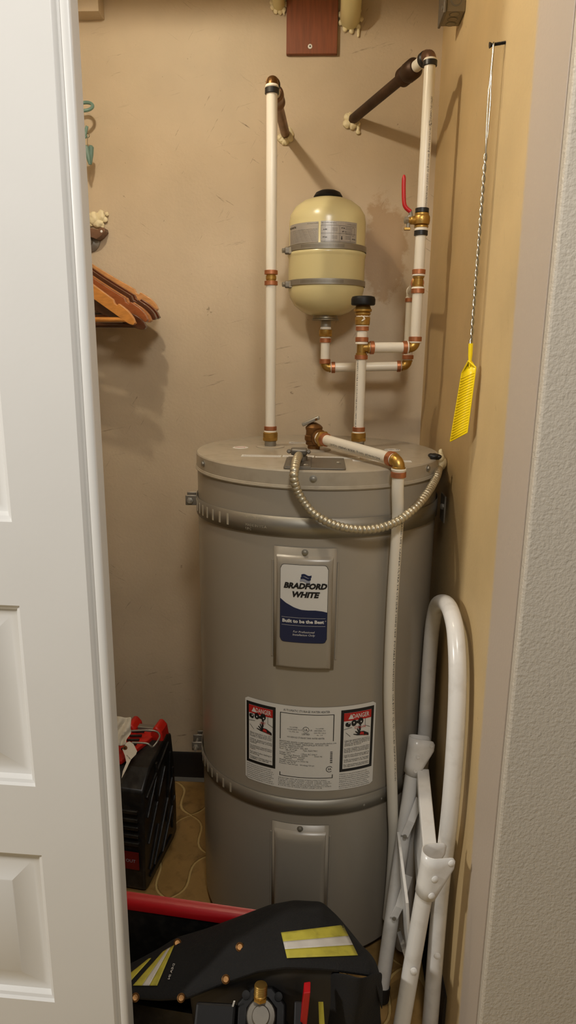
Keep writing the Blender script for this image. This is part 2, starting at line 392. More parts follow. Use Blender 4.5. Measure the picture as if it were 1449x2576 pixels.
pz = [(.222,.546),(.684,1.014),(1.152,1.482),(1.62,1.95)]
panel_door('door_1', 'white sliding closet door with raised square panels', -.3600, -1.02, .985, .012, 2.075, .034, pz, .113, math.radians(-2.2))
d2 = panel_door('door_2', 'white sliding closet door behind the front sliding door', -.405, -1.0, 1.048, .012, 2.075, .03, pz, .113, math.radians(-1.0), edge=False)

# ================================================================= WATER HEATER
ZT = 1.186; TZ = ZT
wh = thing('water_heater', 'large grey cylindrical electric water heater standing on the closet floor', 'water heater', (TC.x, TC.y, 0))
tcx = (TC.x, TC.y, 0)
MB().lathe([(.262,.0),(.262,.022)], tcx, seg=96).obj('base_ring', 'dsteel', wh)
MB().lathe([(.272,.022),(TR-.001,.028),(TR-.001,ZT-.034)], tcx, seg=128).obj('jacket', 'tank', wh)
MB().lathe([(TR-.004,ZT-.040),(TR+.0022,ZT-.036),(TR+.0024,ZT-.032),(TR+.001,ZT-.030),(TR+.001,ZT-.003),(TR-.001,ZT-.0005),(TR-.004,ZT),(.0001,ZT)], tcx, seg=128).obj('lid', 'lid', wh, smooth=30)
MB().lathe([(TR+.0018,ZT-.0385),(TR+.0034,ZT-.0365),(TR+.0034,ZT-.0345),(TR+.0018,ZT-.0325)], tcx, seg=128, cap=False).obj('lid_bead', 'lid', wh)
def radial(th, rad, z): return V((TC.x+rad*math.sin(th), TC.y-rad*math.cos(th), z)), V((math.sin(th), -math.cos(th), 0))
def hexscrew(th, rad, z, parent, r=.006):
    p, n = radial(th, rad, z); mb = MB(); mb.lathe([(r*1.25,0),(r*1.25,.001),(r*.9,.0015)], p-n*.0005, n, 20)
    mb.lathe([(r*.8,.001),(r*.8,.0042),(r*.55,.005)], p, n, 6); return mb.obj('hex_screw', 'steel', parent)
for px, py in ((512,1166),(788,1205),(1076,1178)):
    a, z = cyl(px, py, TR+.001); hexscrew(a, TR+.001, z, wh)
# access covers
def cover(th0, z0, z1, hw, name_m='tank'):
    """curved pressed cover: thin flange plus raised box"""
    root = MB(); Rf = TR+.0015; Rr = TR+.013
    fl_ = wrapfn(TC, Rf); off = th0*Rf
    poly_ = rrect(-hw, hw, z0, z1, .008)
    n=12; rows = [[wrapfn(TC, Rf)(off-hw+2*hw*i/n, z) for i in range(n+1)] for z in (z0, z1)]
    root.grid(rows)
    fr = root.obj('cover_flange', name_m, wh, solid=.0016)
    # raised body: profile rings from flange to raised face
    b0, b1, ih = z0+.004, z1-.016, hw-.006
    prof = [(0,.0),(.0015,.005),(.004,.0095),(.008,.0115),(.012,.012)]
    def loop(ins, h, topround):
        rad = Rf+h; out = []; u = ih-ins; k = rad/Rf
        pts = []
        m = 14
        za, zb = b0+ins*.6, b1-ins*(2.2 if topround else 1)
        pts += [(-u+2*u*i/m, za) for i in range(m+1)]+[(u, za+(zb-za)*i/8) for i in range(1,8)]+[(u-2*u*i/m, zb) for i in range(m+1)]+[(-u, zb-(zb-za)*i/8) for i in range(1,8)]
        return [V((TC.x+rad*math.sin(th0+x/Rf), TC.y-rad*math.cos(th0+x/Rf), z)) for x, z in pts]
    loops = [loop(a, h, True) for a, h in prof]; n = len(loops[0]); vs = [p for l in loops for p in l]
    fs = [(i*n+k, i*n+(k+1)%n, (i+1)*n+(k+1)%n, (i+1)*n+k) for i in range(len(loops)-1) for k in range(n)]
    # face: strips between bottom and top chains
    e = (len(loops)-1)*n; m = 14; bot = [e+i for i in range(m+1)]; top = [e+m+8-0+i for i in range(m+1)][::-1]
    fs += [(bot[i], bot[i+1], top[i+1], top[i]) for i in range(m)]
    lf = [bot[0]]+[e+n-1-i for i in range(7)]+[top[0]]; rt = [bot[m]]+[e+m+1+i for i in range(7)]+[top[m]]
    c = MB().add(vs, fs).obj('access_cover', name_m, wh, smooth=40)
    p, nn = radial(th0, Rf, z1-.008); hexscrew(th0, Rf+.001, z1-.009, wh, .0055)
    return c
a0, zt = cyl(690,1372); a1, _ = cyl(848,1374); _, zb = cyl(765,1680)
thc = (a0+a1)/2; hw = (a1-a0)/2*TR
cov = cover(thc, zb-.002, zt, hw)
a0b, zt2 = cyl(685,2062); a1b, _ = cyl(828,2066)
cover((a0b+a1b)/2, .10, zt2, (a1b-a0b)/2*TR)
for s_ in (-1, 1):                                           # embossed beads beside the covers
    for th0, zz0, zz1 in ((thc, zb+.02, zt-.03), ((a0b+a1b)/2, .13, zt2-.03)):
        p0, n0 = radial(th0+s_*(hw+.0035)/TR, TR-.0006, zz0); MB().tube([p0, p0+V((0,0,zz1-zz0))], .0022, 8).obj('embossed_bead', 'tank', wh)
# brand label on the upper cover
LR = TR+.0015+.012+.0006
f0, f1, f2, f3 = [wrapfn(TC, LR+.0004*k) for k in range(4)]
ba, bz1 = cyl(706,1418,LR); bb_, _ = cyl(826,1426,LR); _, bz0 = cyl(765,1617,LR)
uc = (ba+bb_)/2*LR; hwL = (bb_-ba)/2*LR
lb = MB()
def fan(mb, pts, fn, nx=14):                                 # vertical strips so the outline follows the curve
    xs = sorted(set(round(p[0],6) for p in pts)); return mb
def strip(mb, u0, u1, lo, hi, fn, n=28):
    return mb.add([p for i in range(n+1) for p in (fn(u0+(u1-u0)*i/n, lo(u0+(u1-u0)*i/n)), fn(u0+(u1-u0)*i/n, hi(u0+(u1-u0)*i/n)))], [(2*i,2*i+2,2*i+3,2*i+1) for i in range(n)])
def rr_lo(u0,u1,v0,r): return lambda u: v0+(r-math.sqrt(max(r*r-(r-min(u-u0,u1-u,r))**2,0)) if min(u-u0,u1-u) < r else 0)
def rr_hi(u0,u1,v1,r): return lambda u: v1-(r-math.sqrt(max(r*r-(r-min(u-u0,u1-u,r))**2,0)) if min(u-u0,u1-u) < r else 0)
uL, uR = uc-hwL, uc+hwL; r_ = .009
brand = strip(lb, uL-.0008, uR+.0008, rr_lo(uL-.0008,uR+.0008,bz0-.0008,r_), rr_hi(uL-.0008,uR+.0008,bz1+.0008,r_), f0).obj('brand_label', 'lgrey', cov, smooth=0, label='white and blue brand label')
HB = bz1-bz0
strip(MB(), uL, uR, rr_lo(uL,uR,bz0,r_), rr_hi(uL,uR,bz1,r_), f1).obj('label_field', 'white', cov, smooth=0)
def wave(u):
    t = (u-uL)/(uR-uL); key = [(0,.565),(.12,.51),(.3,.458),(.45,.432),(.6,.428),(.75,.43),(.9,.42),(1,.405)]
    for (ta, va), (tb, vb) in zip(key, key[1:]):
        if t <= tb: s_ = (t-ta)/(tb-ta); return bz0+HB*(va+(vb-va)*s_)
    return bz0+HB*.405
strip(MB(), uL, uR, rr_lo(uL,uR,bz0,r_), wave, f2).obj('blue_field', 'lblue', cov, smooth=0)
W2 = uR-uL
tx = MB(); put(tx, 'BRADFORD', .0160, uc+.002, bz0+HB*.735, f3, bold=.055, shear=.25, width=W2*.92)
put(tx, 'WHITE', .0160, uc+.002, bz0+HB*.625, f3, bold=.055, shear=.25, width=W2*.58)
put(tx, '\u00ae', .0045, uc+W2*.33, bz0+HB*.655, f3)
tx.obj('brand_name', 'lblack', cov, smooth=0)
tx = MB(); put(tx, 'Built to be the Best', .0098, uc-.001, bz0+HB*.278, f3, bold=.04, width=W2*.89); put(tx, '\u00ae', .0035, uR-.0028, bz0+HB*.292, f3)
put(tx, 'For Professional', .0062, uc+.001, bz0+HB*.142, f3, shear=.2, width=W2*.46); put(tx, 'Installation Only', .0062, uc+.001, bz0+HB*.102, f3, shear=.2, width=W2*.48)
patch(tx, uL+.003, uR-.003, bz0+HB*.325, bz0+HB*.328, f3); patch(tx, uL+.003, uR-.003, bz0+HB*.222, bz0+HB*.225, f3)
tx.obj('slogan', 'white', cov, smooth=0)
for k in range(3):                                           # three waving bands of the emblem
    e = MB(); u0 = uc-.0085-.0013*k+.003; bw = .0205; vv = bz0+HB*(.872-.033*k)
    for i in range(2):
        pass
    wv = lambda t: .0016*math.sin(t*2*math.pi)-.0012*t
    n=12; e.add([p for i in range(n+1) for p in (f3(u0+bw*i/n, vv+wv(i/n)-.0024), f3(u0+bw*i/n, vv+wv(i/n)+.0024))], [(2*i,2*i+2,2*i+3,2*i+1) for i in range(n)])
    e.obj('emblem_band', 'lblue' if k != 2 else 'lsilver', cov, smooth=0)
# rating label lower on the jacket
RL = TR; g0, g1, g2, g3 = [wrapfn(TC, RL+.0002+.0004*k) for k in range(4)]
ra, rz1a = cyl(617,1750); rb, rz1b = cyl(946,1762); _, rz0 = cyl(780,1986)
_, rz1 = cyl(780, 1789)
v1 = (rz1a+rz1b)/2; v0 = rz0+.004
_, v0 = cyl(780,1988); _, v0b = cyl(612,1953); v0 = (v0+v0b)/2
u0, u1 = ra*RL, rb*RL; WL = u1-u0; HL = v1-v0
rl = strip(MB(), u0, u1, rr_lo(u0,u1,v0,.005), rr_hi(u0,u1,v1,.005), g0, 40).obj('rating_label', 'white', wh, smooth=0, label='white rating label with two danger panels')
def U(a): return u0+WL*a
def Vv(a): return v1-HL*a
gt = MB(); DK = [(MB(), MB(), MB()) for _ in range(2)]; w5s = DK
for k, (xa, xb) in enumerate(((.012,.252),(.727,.985))):
    ya, yb = (.045,.78)
    bk, rd, w5 = DK[k]; wt = MB(); patch(bk, U(xa), U(xb), Vv(yb), Vv(ya), g1, 12); patch(wt, U(xa+.022), U(xb-.022), Vv(yb-.035), Vv(ya+.035), g2, 10)
    patch(rd, U(xa+.022), U(xb-.022), Vv(ya+.13), Vv(ya+.035), g3, 10)
    wt.obj('danger_field', 'white', rl, smooth=0)
g4, g5 = wrapfn(TC, RL+.0018), wrapfn(TC, RL+.0022)
paras = (['Water temperature over 125\u00b0F','(51\u00b0C) can cause severe burns','instantly or death from scalds.','','Children, disabled and elderly','are at highest risk of being','scalded.','','See instruction manual before','setting temperature at water','heater.','','Feel water before bathing or','showering.','','Temperature limiting valves are','available, see manual.'],
         ["L'eau \u00e0 une temp\u00e9rature sup\u00e9rieure \u00e0",'125\u00b0F (51\u00b0C) peut instantan\u00e9ment','causer des br\u00fblures graves ou','entra\u00eener la mort.','','Le risque de br\u00fblures est plus \u00e9lev\u00e9','chez les enfants, les personnes','handicap\u00e9es et les personnes \u00e2g\u00e9es.','',"Lisez la notice d'instruction avant de",'r\u00e9gler la temp\u00e9rature du chauffe-eau.','',"V\u00e9rifier la temp\u00e9rature de l'eau avant",'de prendre un bain ou une douche.','','Des robinets limiteurs de temp\u00e9rature','sont disponibles. Consultez la notice.'])
for k, (xa, xb) in enumerate(((.012,.252),(.727,.985))):
    bk, rd, w5 = DK[k]; cx_ = (xa+xb)/2; wI = (xb-xa-.044)*WL
    put(w5, 'DANGER', .0150, U(cx_+.022), Vv(.128), g4, bold=.015, width=wI*.62)
    tri = [(U(cx_-.075), Vv(.155)), (U(cx_-.033), Vv(.155)), (U(cx_-.054), Vv(.095))]; poly(w5, tri, g4)
    # faucet: round knob, flange and spout over a hand
    for dx, dy, rr in ((-.082,.205,.0040),(-.070,.208,.0046),(-.030,.195,.0062),(.022,.185,.0066)):
        cu_, cv_ = U(cx_+dx), Vv(dy+(.01 if k else 0)); poly(bk, [(cu_+rr*math.cos(t*.524), cv_+rr*1.25*math.sin(t*.524)) for t in range(12)], g4)
    patch(bk, U(cx_-.03), U(cx_+.025), Vv(.215), Vv(.185), g4, 3); patch(bk, U(cx_+.012), U(cx_+.028), Vv(.24), Vv(.19), g4, 1)
    for dx in (-.068,.026,-.03): poly(w5, [(U(cx_+dx)+.0016*math.cos(t*.785), Vv(.2)+.0020*math.sin(t*.785)) for t in range(8)], g5)
    # open hand under the spout: palm and five fingers
    hx, hy = cx_+.03, .325
    poly(bk, [(U(hx-.03),Vv(hy+.035)),(U(hx+.02),Vv(hy+.045)),(U(hx+.062),Vv(hy+.06)),(U(hx+.06),Vv(hy+.03)),(U(hx+.02),Vv(hy-.005)),(U(hx-.02),Vv(hy-.01))], g4)
    for q in range(5):
        fx, fy = hx-.028+.004*q, hy+.030-.012*q
        poly(bk, [(U(fx),Vv(fy+.006)),(U(fx-.034+.009*q),Vv(fy-.012-.018*q)),(U(fx-.031+.010*q),Vv(fy-.020-.020*q)),(U(fx+.008),Vv(fy-.008))], g4)
    poly(rd, [(U(hx-.012),Vv(hy+.028)),(U(hx+.022),Vv(hy+.036)),(U(hx+.02),Vv(hy+.006)),(U(hx-.004),Vv(hy-.004))], g5)
    put(rd, 'Chaude' if k else 'HOT', .0080, U(cx_+.02), Vv(.262), g5, width=wI*(.42 if k else .22)); put(rd, 'BURN', .0034, U(hx+.034), Vv(hy+.045), g5)
    for q, (xa_, ya_, xb_, yb_) in enumerate(((-.105,.27,-.045,.255),(.06,.17,.06,.255),(.06,.255,.1,.285),(-.09,.31,-.055,.36))):
        a_, b_ = V((U(cx_+xa_),Vv(ya_),0)), V((U(cx_+xb_),Vv(yb_),0)); d = (b_-a_).normalized()*.0004; nn = V((-d.y,d.x,0))
        poly(bk, [(a_-nn)[:2],(b_-nn)[:2],(b_+nn)[:2],(a_+nn)[:2]], g4)
    for q, tline in enumerate(paras[k]):
        if tline: put(bk, tline, .0056, U(xa+.03), Vv(.405+q*.0195), g4, align='LEFT', res=1, maxw=wI*.93)
bk2 = MB(); put(bk2, 'AUTOMATIC STORAGE WATER HEATER', .0074, U(.478), Vv(.055), g1, width=WL*.335, res=1)
xa, xb = .285, .678
for a_, b_, c_, d_ in ((xa,xb,.085,.092),(xa,xa+.006,.085,.40),(xb-.006,xb,.085,.40),(xa,xa+.006,.80,.845),(xb-.006,xb,.80,.845),(xa,xb,.838,.845)): patch(bk2, U(a_), U(b_), Vv(d_), Vv(c_), g1, 8)
cu_, cv_ = U(.475), Vv(.265)
for rr, fn_ in ((.0070, g1),): poly(bk2, [(cu_+rr*math.cos(t*.314), cv_+rr*math.sin(t*.314)) for t in range(20)], fn_)
w6 = MB(); poly(w6, [(cu_+.0061*math.cos(t*.314), cv_+.0061*math.sin(t*.314)) for t in range(20)], g2)
put(bk2, 'UL', .0074, cu_, cv_, g3, bold=.01); put(bk2, 'c', .0060, cu_-.0098, cv_-.001, g1); put(bk2, 'US', .0046, cu_+.0108, cv_-.001, g1)
put(bk2, 'LISTED', .0056, cu_, Vv(.318), g1, bold=.01)
for dx, ls in ((-.088,('UL LISTED','CONFORMS TO','UL STD 174')),(.10,('UL LISTED','CERTIFIED TO','CSA STD C22.2','No. 110'))):
    for q, tl in enumerate(ls): put(bk2, tl, .0040, cu_+WL*dx, Vv(.248+.026*q), g1, res=1)
put(bk2, 'HOUSEHOLD STORAGE TANK WATER HEATER', .0054, U(.475), Vv(.365), g1, width=WL*.27, res=1)
rows_ = ['BRADFORD WHITE CORPORATION   www.bradfordwhite.com','200 LAFAYETTE STREET  MIDDLEVILLE MI 49333  USA','Model No: RE250S6-1NCPP','Serial No: A0571L5299  S/N -459','Nom. Cap : 47.00 gal          Type: ELECTRIC','           177.9 liters','Voltage: 240V                 1 Phase AC ONLY','Wattage Upper Element:  3000W           50/60 Hz','        Lower Element:  3000W','        Maximum         3000W','Wattage rating based on 50/60 Hz','Standby Loss: 69 W','Pressure: Test 300 psi.   Working 150 psi']
for q, tl in enumerate(rows_): put(bk2, tl, .0050, U(xa-.003), Vv(.425+q*.0222), g1, align='LEFT', res=1, sx=.92)
for q in range(16): patch(bk2, U(.655), U(.672), Vv(.66-q*.0088), Vv(.66-q*.0088-.003-.003*(q%3 == 0)), g1, 1)
cu_, cv_ = U(.652), Vv(.735)                                  # round certification mark with letters S A in a C
ci = [(cu_+r_c*math.cos(a_), cv_+r_c*math.sin(a_)) for r_c, a_ in [(.0075, .6+i*.27) for i in range(19)]+[(.0062, .6+i*.27) for i in range(18,-1,-1)]]
bk2.add([g1(*p) for p in ci], [(i,i+1,36-i,37-i) for i in range(18)]); put(bk2, 'SA', .0068, cu_+.0005, cv_, g1, bold=.02)
def fine(u_a, u_b, v_a, v_b, n, txt):
    ht = HL*(v_b-v_a)/n
    for q in range(n):
        s_ = txt[q % len(txt)]; put(gt, s_, ht*.92, U(u_a), Vv(v_a)-ht*(q+.5), g1, align='LEFT', res=1, maxw=WL*(u_b-u_a)*.95, width=None if q == n-1 else WL*(u_b-u_a)*(.86+.13*((q*7)%5)/4))
fine(.012,.252,.795,.985,8,['CAUTION: Hydrogen gas can be produced in a hot water system','served by this heater that has not been used for a long period.','Hydrogen gas is extremely flammable. To reduce the risk of','injury the hot water faucet should be opened for several minutes','at the kitchen sink before using any electrical appliance'])
fine(.275,.69,.862,.975,6,['MANUFACTURED UNDER ONE OR MORE OF THE FOLLOWING U.S. PATENTS','B1 5,341,770  5,660,165  5,954,492  6,056,543  6,935,280  5,372,185','5,485,879  5,574,822  7,971,560  7,992,526  6,684,821  7,334,419','7,866,168  7,270,087  7,007,748  5,596,952  6,142,216  7,699,026'])
fine(.727,.985,.80,.99,8,["ATTENTION: une longue p\u00e9riode d'inutilisation peut produire","de l'hydrog\u00e8ne dans un syst\u00e8me \u00e0 eau chaude avec ce chauffe-eau",'gaz extr\u00eamement inflammable pour r\u00e9duire les risques de blessures','ouvrir le robinet d eau chaude pendant quelques minutes'])
for mb_, nm, mm in [(DK[k][j],('danger_print','red_print','white_print')[j],('lblack','lred','white')[j]) for k in range(2) for j in range(3)]+[(bk2,'rating_print','lblack'),(gt,'fine_print','lgrey'),(w6,'mark_field','white')]: mb_.obj(nm, mm, rl, smooth=0)
# top of the heater: collars, stickers, wiring cover
def topfn(u, v, z=ZT+.0004): return V((u, v, z))
def top(px, py, z=ZT): return at(px, py, z=z)
PL = top(680,1124); PRT = V((.092, PL.y+.015, 0)); PT = top(789,1131)
for p, r in ((PL,.034),(PRT,.034),(PT,.040)): MB().lathe([(r,0),(r,.0016),(r-.004,.003),(.016,.003)], (p.x,p.y,ZT), seg=40).obj('port_collar', 'lid', wh)
for px, py in ((605,1126),(987,1132)):
    p = top(px, py); MB().lathe([(.0185,0),(.0185,.0005)], (p.x,p.y,ZT), seg=32).obj('round_sticker', 'white', wh)
    q = MB(); put(q, 'HOT' if px < 700 else 'COLD', .012, p.x, p.y, lambda a,b: V((a,b,ZT+.0009)), bold=.02); q.obj('sticker_print', 'lred' if px < 700 else 'lblue', wh, smooth=0)
def sticker(p0, p1, dep, rows, nm='warning_strip'):
    a, b = top(*p0), top(*p1); y0_ = (a.y+b.y)/2-dep/2
    s_ = MB().box((a.x,y0_,ZT),(b.x,y0_+dep,ZT+.0004)).obj(nm, 'white', wh, smooth=0); q = MB()
    for k in range(rows):
        put(q, 'WARNING - turn off power before removing any cover from this heater. AVERTISSEMENT'[k*3:k*3+64], dep/rows*.62, a.x+.004, y0_+dep*(k+.5)/rows, lambda c,d: V((c,d,ZT+.0007)), align='LEFT', res=1, width=(b.x-a.x)*.92)
    q.obj('strip_print', 'lgrey', s_, smooth=0)
sticker((607,1147),(707,1147),.026,3); sticker((711,1148),(790,1148),.026,3); sticker((793,1150),(905,1153),.026,3); sticker((887,1159),(1034,1160),.020,2); sticker((727,1114),(772,1114),.030,1)
a, b = top(716,1170), top(868,1172); yb_ = top(790,1182).y; yt_ = top(790,1155).y
wc = MB().prism(rrect(a.x, b.x, yb_, yt_, .006), (0,0,ZT+.0002), (1,0,0), (0,1,0), .0035).obj('wiring_cover', 'dsteel', wh, smooth=30, bevel=.0008)
MB().box((a.x+.004, yb_+.004, ZT+.0037), (a.x+(b.x-a.x)*.44, yt_-.003, ZT+.0055)).obj('cover_plate', 'dsteel', wh, smooth=0, bevel=.0006)
for px, py in ((852,1170),(769,1176)):
    p = top(px, py); MB().lathe([(.0052,0),(.0052,.002),(.003,.0035)], (p.x,p.y,ZT+.0037), seg=6).obj('cover_screw', 'steel', wh)

# ================================================================= PIPING (fittings are parts of each run)
RP = .0120
def seg_(root, kind, p, q):
    p, q = V(p), V(q); L = (q-p).length; ax = q-p; mb = MB()
    if kind == 'pex': return mb.rod(p, q, RP, 24).obj('pipe_length', 'pex', root)
    if kind == 'cu': return mb.lathe([(RP*1.14,0),(RP*1.26,L*.06),(RP*1.26,L*.94),(RP*1.14,L)], p, ax, 28).obj('crimp_ring', 'copper', root)
    if kind == 'bk': return mb.lathe([(RP*1.16,0),(RP*1.27,L*.06),(RP*1.27,L*.94),(RP*1.16,L)], p, ax, 28).obj('black_crimp_ring', 'bring', root)
    if kind == 'hex': return mb.lathe([(RP*1.35,0),(RP*1.62,L*.1),(RP*1.62,L*.42)], p, ax, 6).lathe([(RP*1.42,L*.4),(RP*1.46,L*.5),(RP*1.46,L*.93),(RP*1.3,L)], p, ax, 28).obj('hex_adapter', 'brass', root)
    if kind == 'tape': return mb.lathe([(RP*1.18,0),(RP*1.25,L*.3),(RP*1.2,L*.6),(RP*1.1,L)], p, ax, 24).obj('thread_tape', 'tape', root)
    if kind == 'nip': return mb.lathe([(RP*1.12,0),(RP*1.16,L*.2),(RP*1.12,L*.5),(RP*1.16,L*.8),(RP*1.12,L)], p, ax, 24).obj('pipe_nipple', 'steel', root)
    if kind == 'barb': return mb.lathe([(RP*.9,0),(RP*.9,L*.2),(RP*1.0,L*.25),(RP*1.0,L*.75),(RP*.9,L*.8),(RP*.9,L)], p, ax, 24).obj('brass_coupling', 'brass', root)
def elbow(root, c, d1, d2, m='brass', r=RP*.98, L=.017, name='brass_elbow'):
    c, d1, d2 = V(c), V(d1).normalized(), V(d2).normalized(); cc = c+(d1+d2)*L*.75; pts = [c+d1*L]
    for i in range(9):
        t = i/8*math.pi/2; pts.append(cc-d2*L*.75*math.cos(t)-d1*L*.75*math.sin(t))
    pts.append(c+d2*L)
    rr = [r*1.02]+[r]*9+[r*1.02]; mb = MB().tube(pts, rr, 20)
    for d in (d1, d2): mb.lathe([(r*1.0,0),(r*1.12,.001),(r*1.12,.004),(r*1.0,.005)], c+d*(L-.006), d, 22)
    return mb.obj(name, m, root)
def zof(px, py, p): return at(px, py, y=p.y).z
# ---- hot line (left)
hp = thing('hot_water_pipe', 'white pipe rising from the heater lid to the old copper stub beside the brown board', 'pipe', (PL.x,PL.y,ZT+.003))
def vseg(root, kind, base, pxa, ya, yb):
    za, zb_ = zof(pxa, ya, base), zof(pxa, yb, base); return seg_(root, kind, (base.x,base.y,min(za,zb_)), (base.x,base.y,max(za,zb_)))
nz = ZT+.003
MB().lathe([(RP*1.1,0),(RP*1.16,.002),(RP*1.12,.008),(RP*1.16,.012),(RP*1.12,.016)], (PL.x,PL.y,nz), seg=24).obj('pipe_nipple', 'steel', hp)
zz = zof(680,1108,PL); seg_(hp,'tape',(PL.x,PL.y,nz+.012),(PL.x,PL.y,zz+.002))
for k, a_, b_ in (('hex',1109,1087),('tape',1087,1082),('cu',1082,1072),('pex',1073,717),('cu',718,707),('barb',707,691),('cu',691,680),('pex',681,236),('bk',237,222),('tape',222,214)): vseg(hp, k, PL, 681, a_, b_)
EL = V((PL.x, PL.y, zof(686,203,PL)))
elbow(hp, EL, (0,0,-1), (0,1,0), 'dbrass', RP*1.05, .016)
hl = at(718,337,y=YW); d_ = (hl-EL).normalized()
seg_(hp,'pex',EL+d_*.016,EL+d_*.10); 
MB().lathe([(RP*1.1,0),(RP*1.3,.003),(RP*1.3,.010),(RP*1.1,.013)], EL+d_*.018, d_, 26).obj('black_crimp_ring','bring',hp)
MB().lathe([(RP*1.2,0),(RP*1.55,.004),(RP*1.55,.018),(RP*1.35,.022),(RP*1.35,.045),(RP*1.5,.048),(RP*1.5,.062),(RP*1.1,.066)], EL+d_*.075, d_, 30).obj('copper_coupling','ocop2',hp)
MB().rod(EL+d_*.12, hl+d_*.004, RP*.98).obj('copper_stub','ocop2',hp)
def blob(c, pieces, name, root=None, label=None, cat=None, m='caulk'):
    mb = MB()
    for (dx,dy,dz,r,sc) in pieces: mb.ball(V(c)+V((dx,dy,dz)), r, 14, 9, sc)
    o = mb.obj(name, m, root); tx_ = bpy.data.textures.get('lump') or bpy.data.textures.new('lump','CLOUDS'); tx_.noise_scale = .012
    q = o.modifiers.new('s','SUBSURF'); q.levels = q.render_levels = 1
    q = o.modifiers.new('d','DISPLACE'); q.texture = tx_; q.strength = .006; q.mid_level = .5
    if label: tag(o, label, cat)
    return o
c_ = hl
blob(hl, [(.014*math.cos(t),-.003,.014*math.sin(t)-.004,.010,(1,.7,1)) for t in (0.2,.9,-.6,-1.4,-2.2,3.6)]+[(-.004,-.004,-.020,.008,(1,.7,1))], 'wall_sealant', None, 'cream sealant ring round the hot copper stub on the back wall', 'sealant')
# ---- cold line (right)
yr = 1.64
EC = at(1083,137,y=yr); CRP = V((EC.x, yr, 0))
cp = thing('cold_water_pipe', 'white pipe with red-handled valve running along the right wall to the heater lid', 'pipe', (PRT.x,PRT.y,ZT+.003))
def cz(py, px=None): return zof(1083-(py-137)*.0525 if px is None else px, py, CRP)
def cseg(kind, ya, yb): seg_(cp, kind, (CRP.x,yr,cz(max(ya,yb))), (CRP.x,yr,cz(min(ya,yb))))
for k, a_, b_ in (('tape',148,156),('bk',153,167),('pex',165,527),('bk',524,536),('tape',572,582),('bk',580,593),('pex',592,680),('cu',678,690),('tape',690,695),('tape',722,728),('cu',726,738),('pex',736,850),('cu',847,859),('tape',858,863)): cseg(k, a_, b_)
elbow(cp, (CRP.x,yr,EC.z), (0,0,-1), (at(885,303,y=YW)-V((CRP.x,yr,EC.z))).normalized(), 'ocop2', RP*1.08, .016)
hr = at(885,302,y=YW); e0 = V((CRP.x,yr,EC.z)); d_ = (hr-e0).normalized()
seg_(cp,'pex',e0+d_*.014,e0+d_*.085)
MB().lathe([(RP*1.1,0),(RP*1.32,.003),(RP*1.32,.012),(RP*1.1,.015)], e0+d_*.016, d_, 26).obj('black_crimp_ring','bring',cp)
MB().lathe([(RP*1.25,0),(RP*1.5,.003),(RP*1.78,.008),(RP*1.78,.034),(RP*1.55,.040),(RP*1.7,.044),(RP*1.7,.058),(RP*1.2,.064)], e0+d_*.058, d_, 30).obj('copper_coupling','ocop',cp)
MB().rod(e0+d_*.11, hr+d_*.004, RP*1.02).obj('copper_stub','ocop',cp)
blob(hr, [(-.010,-.004,.004,.012,(1,.7,1)),(-.012,-.004,-.010,.012,(1,.7,1)),(.004,-.004,-.014,.011,(1,.7,1)),(.016,-.003,-.010,.008,(.8,.6,1)),(.017,-.003,-.022,.006,(.8,.7,1.6)),(.017,-.003,-.030,.006,(1,.8,1)),(-.004,-.003,.012,.008,(1,.6,.8))], 'wall_sealant', None, 'cream sealant drips under the dark copper stub on the back wall', 'sealant')
# ball valve
vz0, vz1 = cz(574), cz(536); vc = V((CRP.x,yr,(vz0+vz1)/2)); hv = (vz1-vz0)
MB().lathe([(RP*1.1,-hv*.5),(RP*1.32,-hv*.45),(RP*1.32,-hv*.36),(RP*1.05,-hv*.33),(RP*1.45,-hv*.26),(RP*1.55,-.002),(RP*1.55,hv*.2),(RP*1.45,hv*.3),(RP*1.32,hv*.36),(RP*1.32,hv*.48),(RP*1.1,hv*.5)], vc, seg=28).obj('valve_body','brass',cp)
q = MB(); put(q, 'CM', .011, 0, .003, lambda u,v: V((vc.x+RP*1.57*math.sin(u/.019-.05), vc.y-RP*1.57*math.cos(u/.019-.05), vc.z+v)), bold=.03); put(q, 'LOOSE', .006, 0, -.009, lambda u,v: V((vc.x+RP*1.57*math.sin(u/.019-.05), vc.y-RP*1.57*math.cos(u/.019-.05), vc.z+v))) if False else None
q.obj('cast_mark','brass',cp,smooth=0)
sd = V((-1,-.15,0)).normalized()
MB().lathe([(RP*.75,RP*1.2),(RP*.75,.024),(RP*.6,.026),(RP*.6,.031)], vc, sd, 24).obj('valve_stem','brass',cp)
MB().lathe([(.0045,.030),(.0078,.031),(.0078,.038),(.004,.040)], vc, sd, 6).obj('stem_nut','steel',cp)
hb = vc+sd*.030
hpts = [hb+V((0,0,-.018)), hb+V((0,-.001,.012)), hb+V((-.002,-.001,.026)), hb+V((-.012,-.001,.040))]
g_ = lambda px,py: at(px,py,y=hb.y)
grip = spline([g_(1033,533), g_(1021,522), g_(1016.5,508), g_(1015.5,470), g_(1016.5,440)], 6)
MB().tube(spline([hb+V((0,0,-.016)), hb+V((0,0,.006)), g_(1034,545), g_(1032,532), grip[1]], 5), .0042, 10).obj('lever','steel',cp)
MB().tube(grip, [.0046]*(len(grip)-3)+[.0046,.004,.0022], 14).obj('lever_grip','redh',cp, label='red vinyl lever grip')
MB().obox(hb+V((-.002,0,-.018)), (1,0,0),(0,1,0),(0,0,1), .014,.008,.006).obj('stop_tab','brass',cp,bevel=.001)
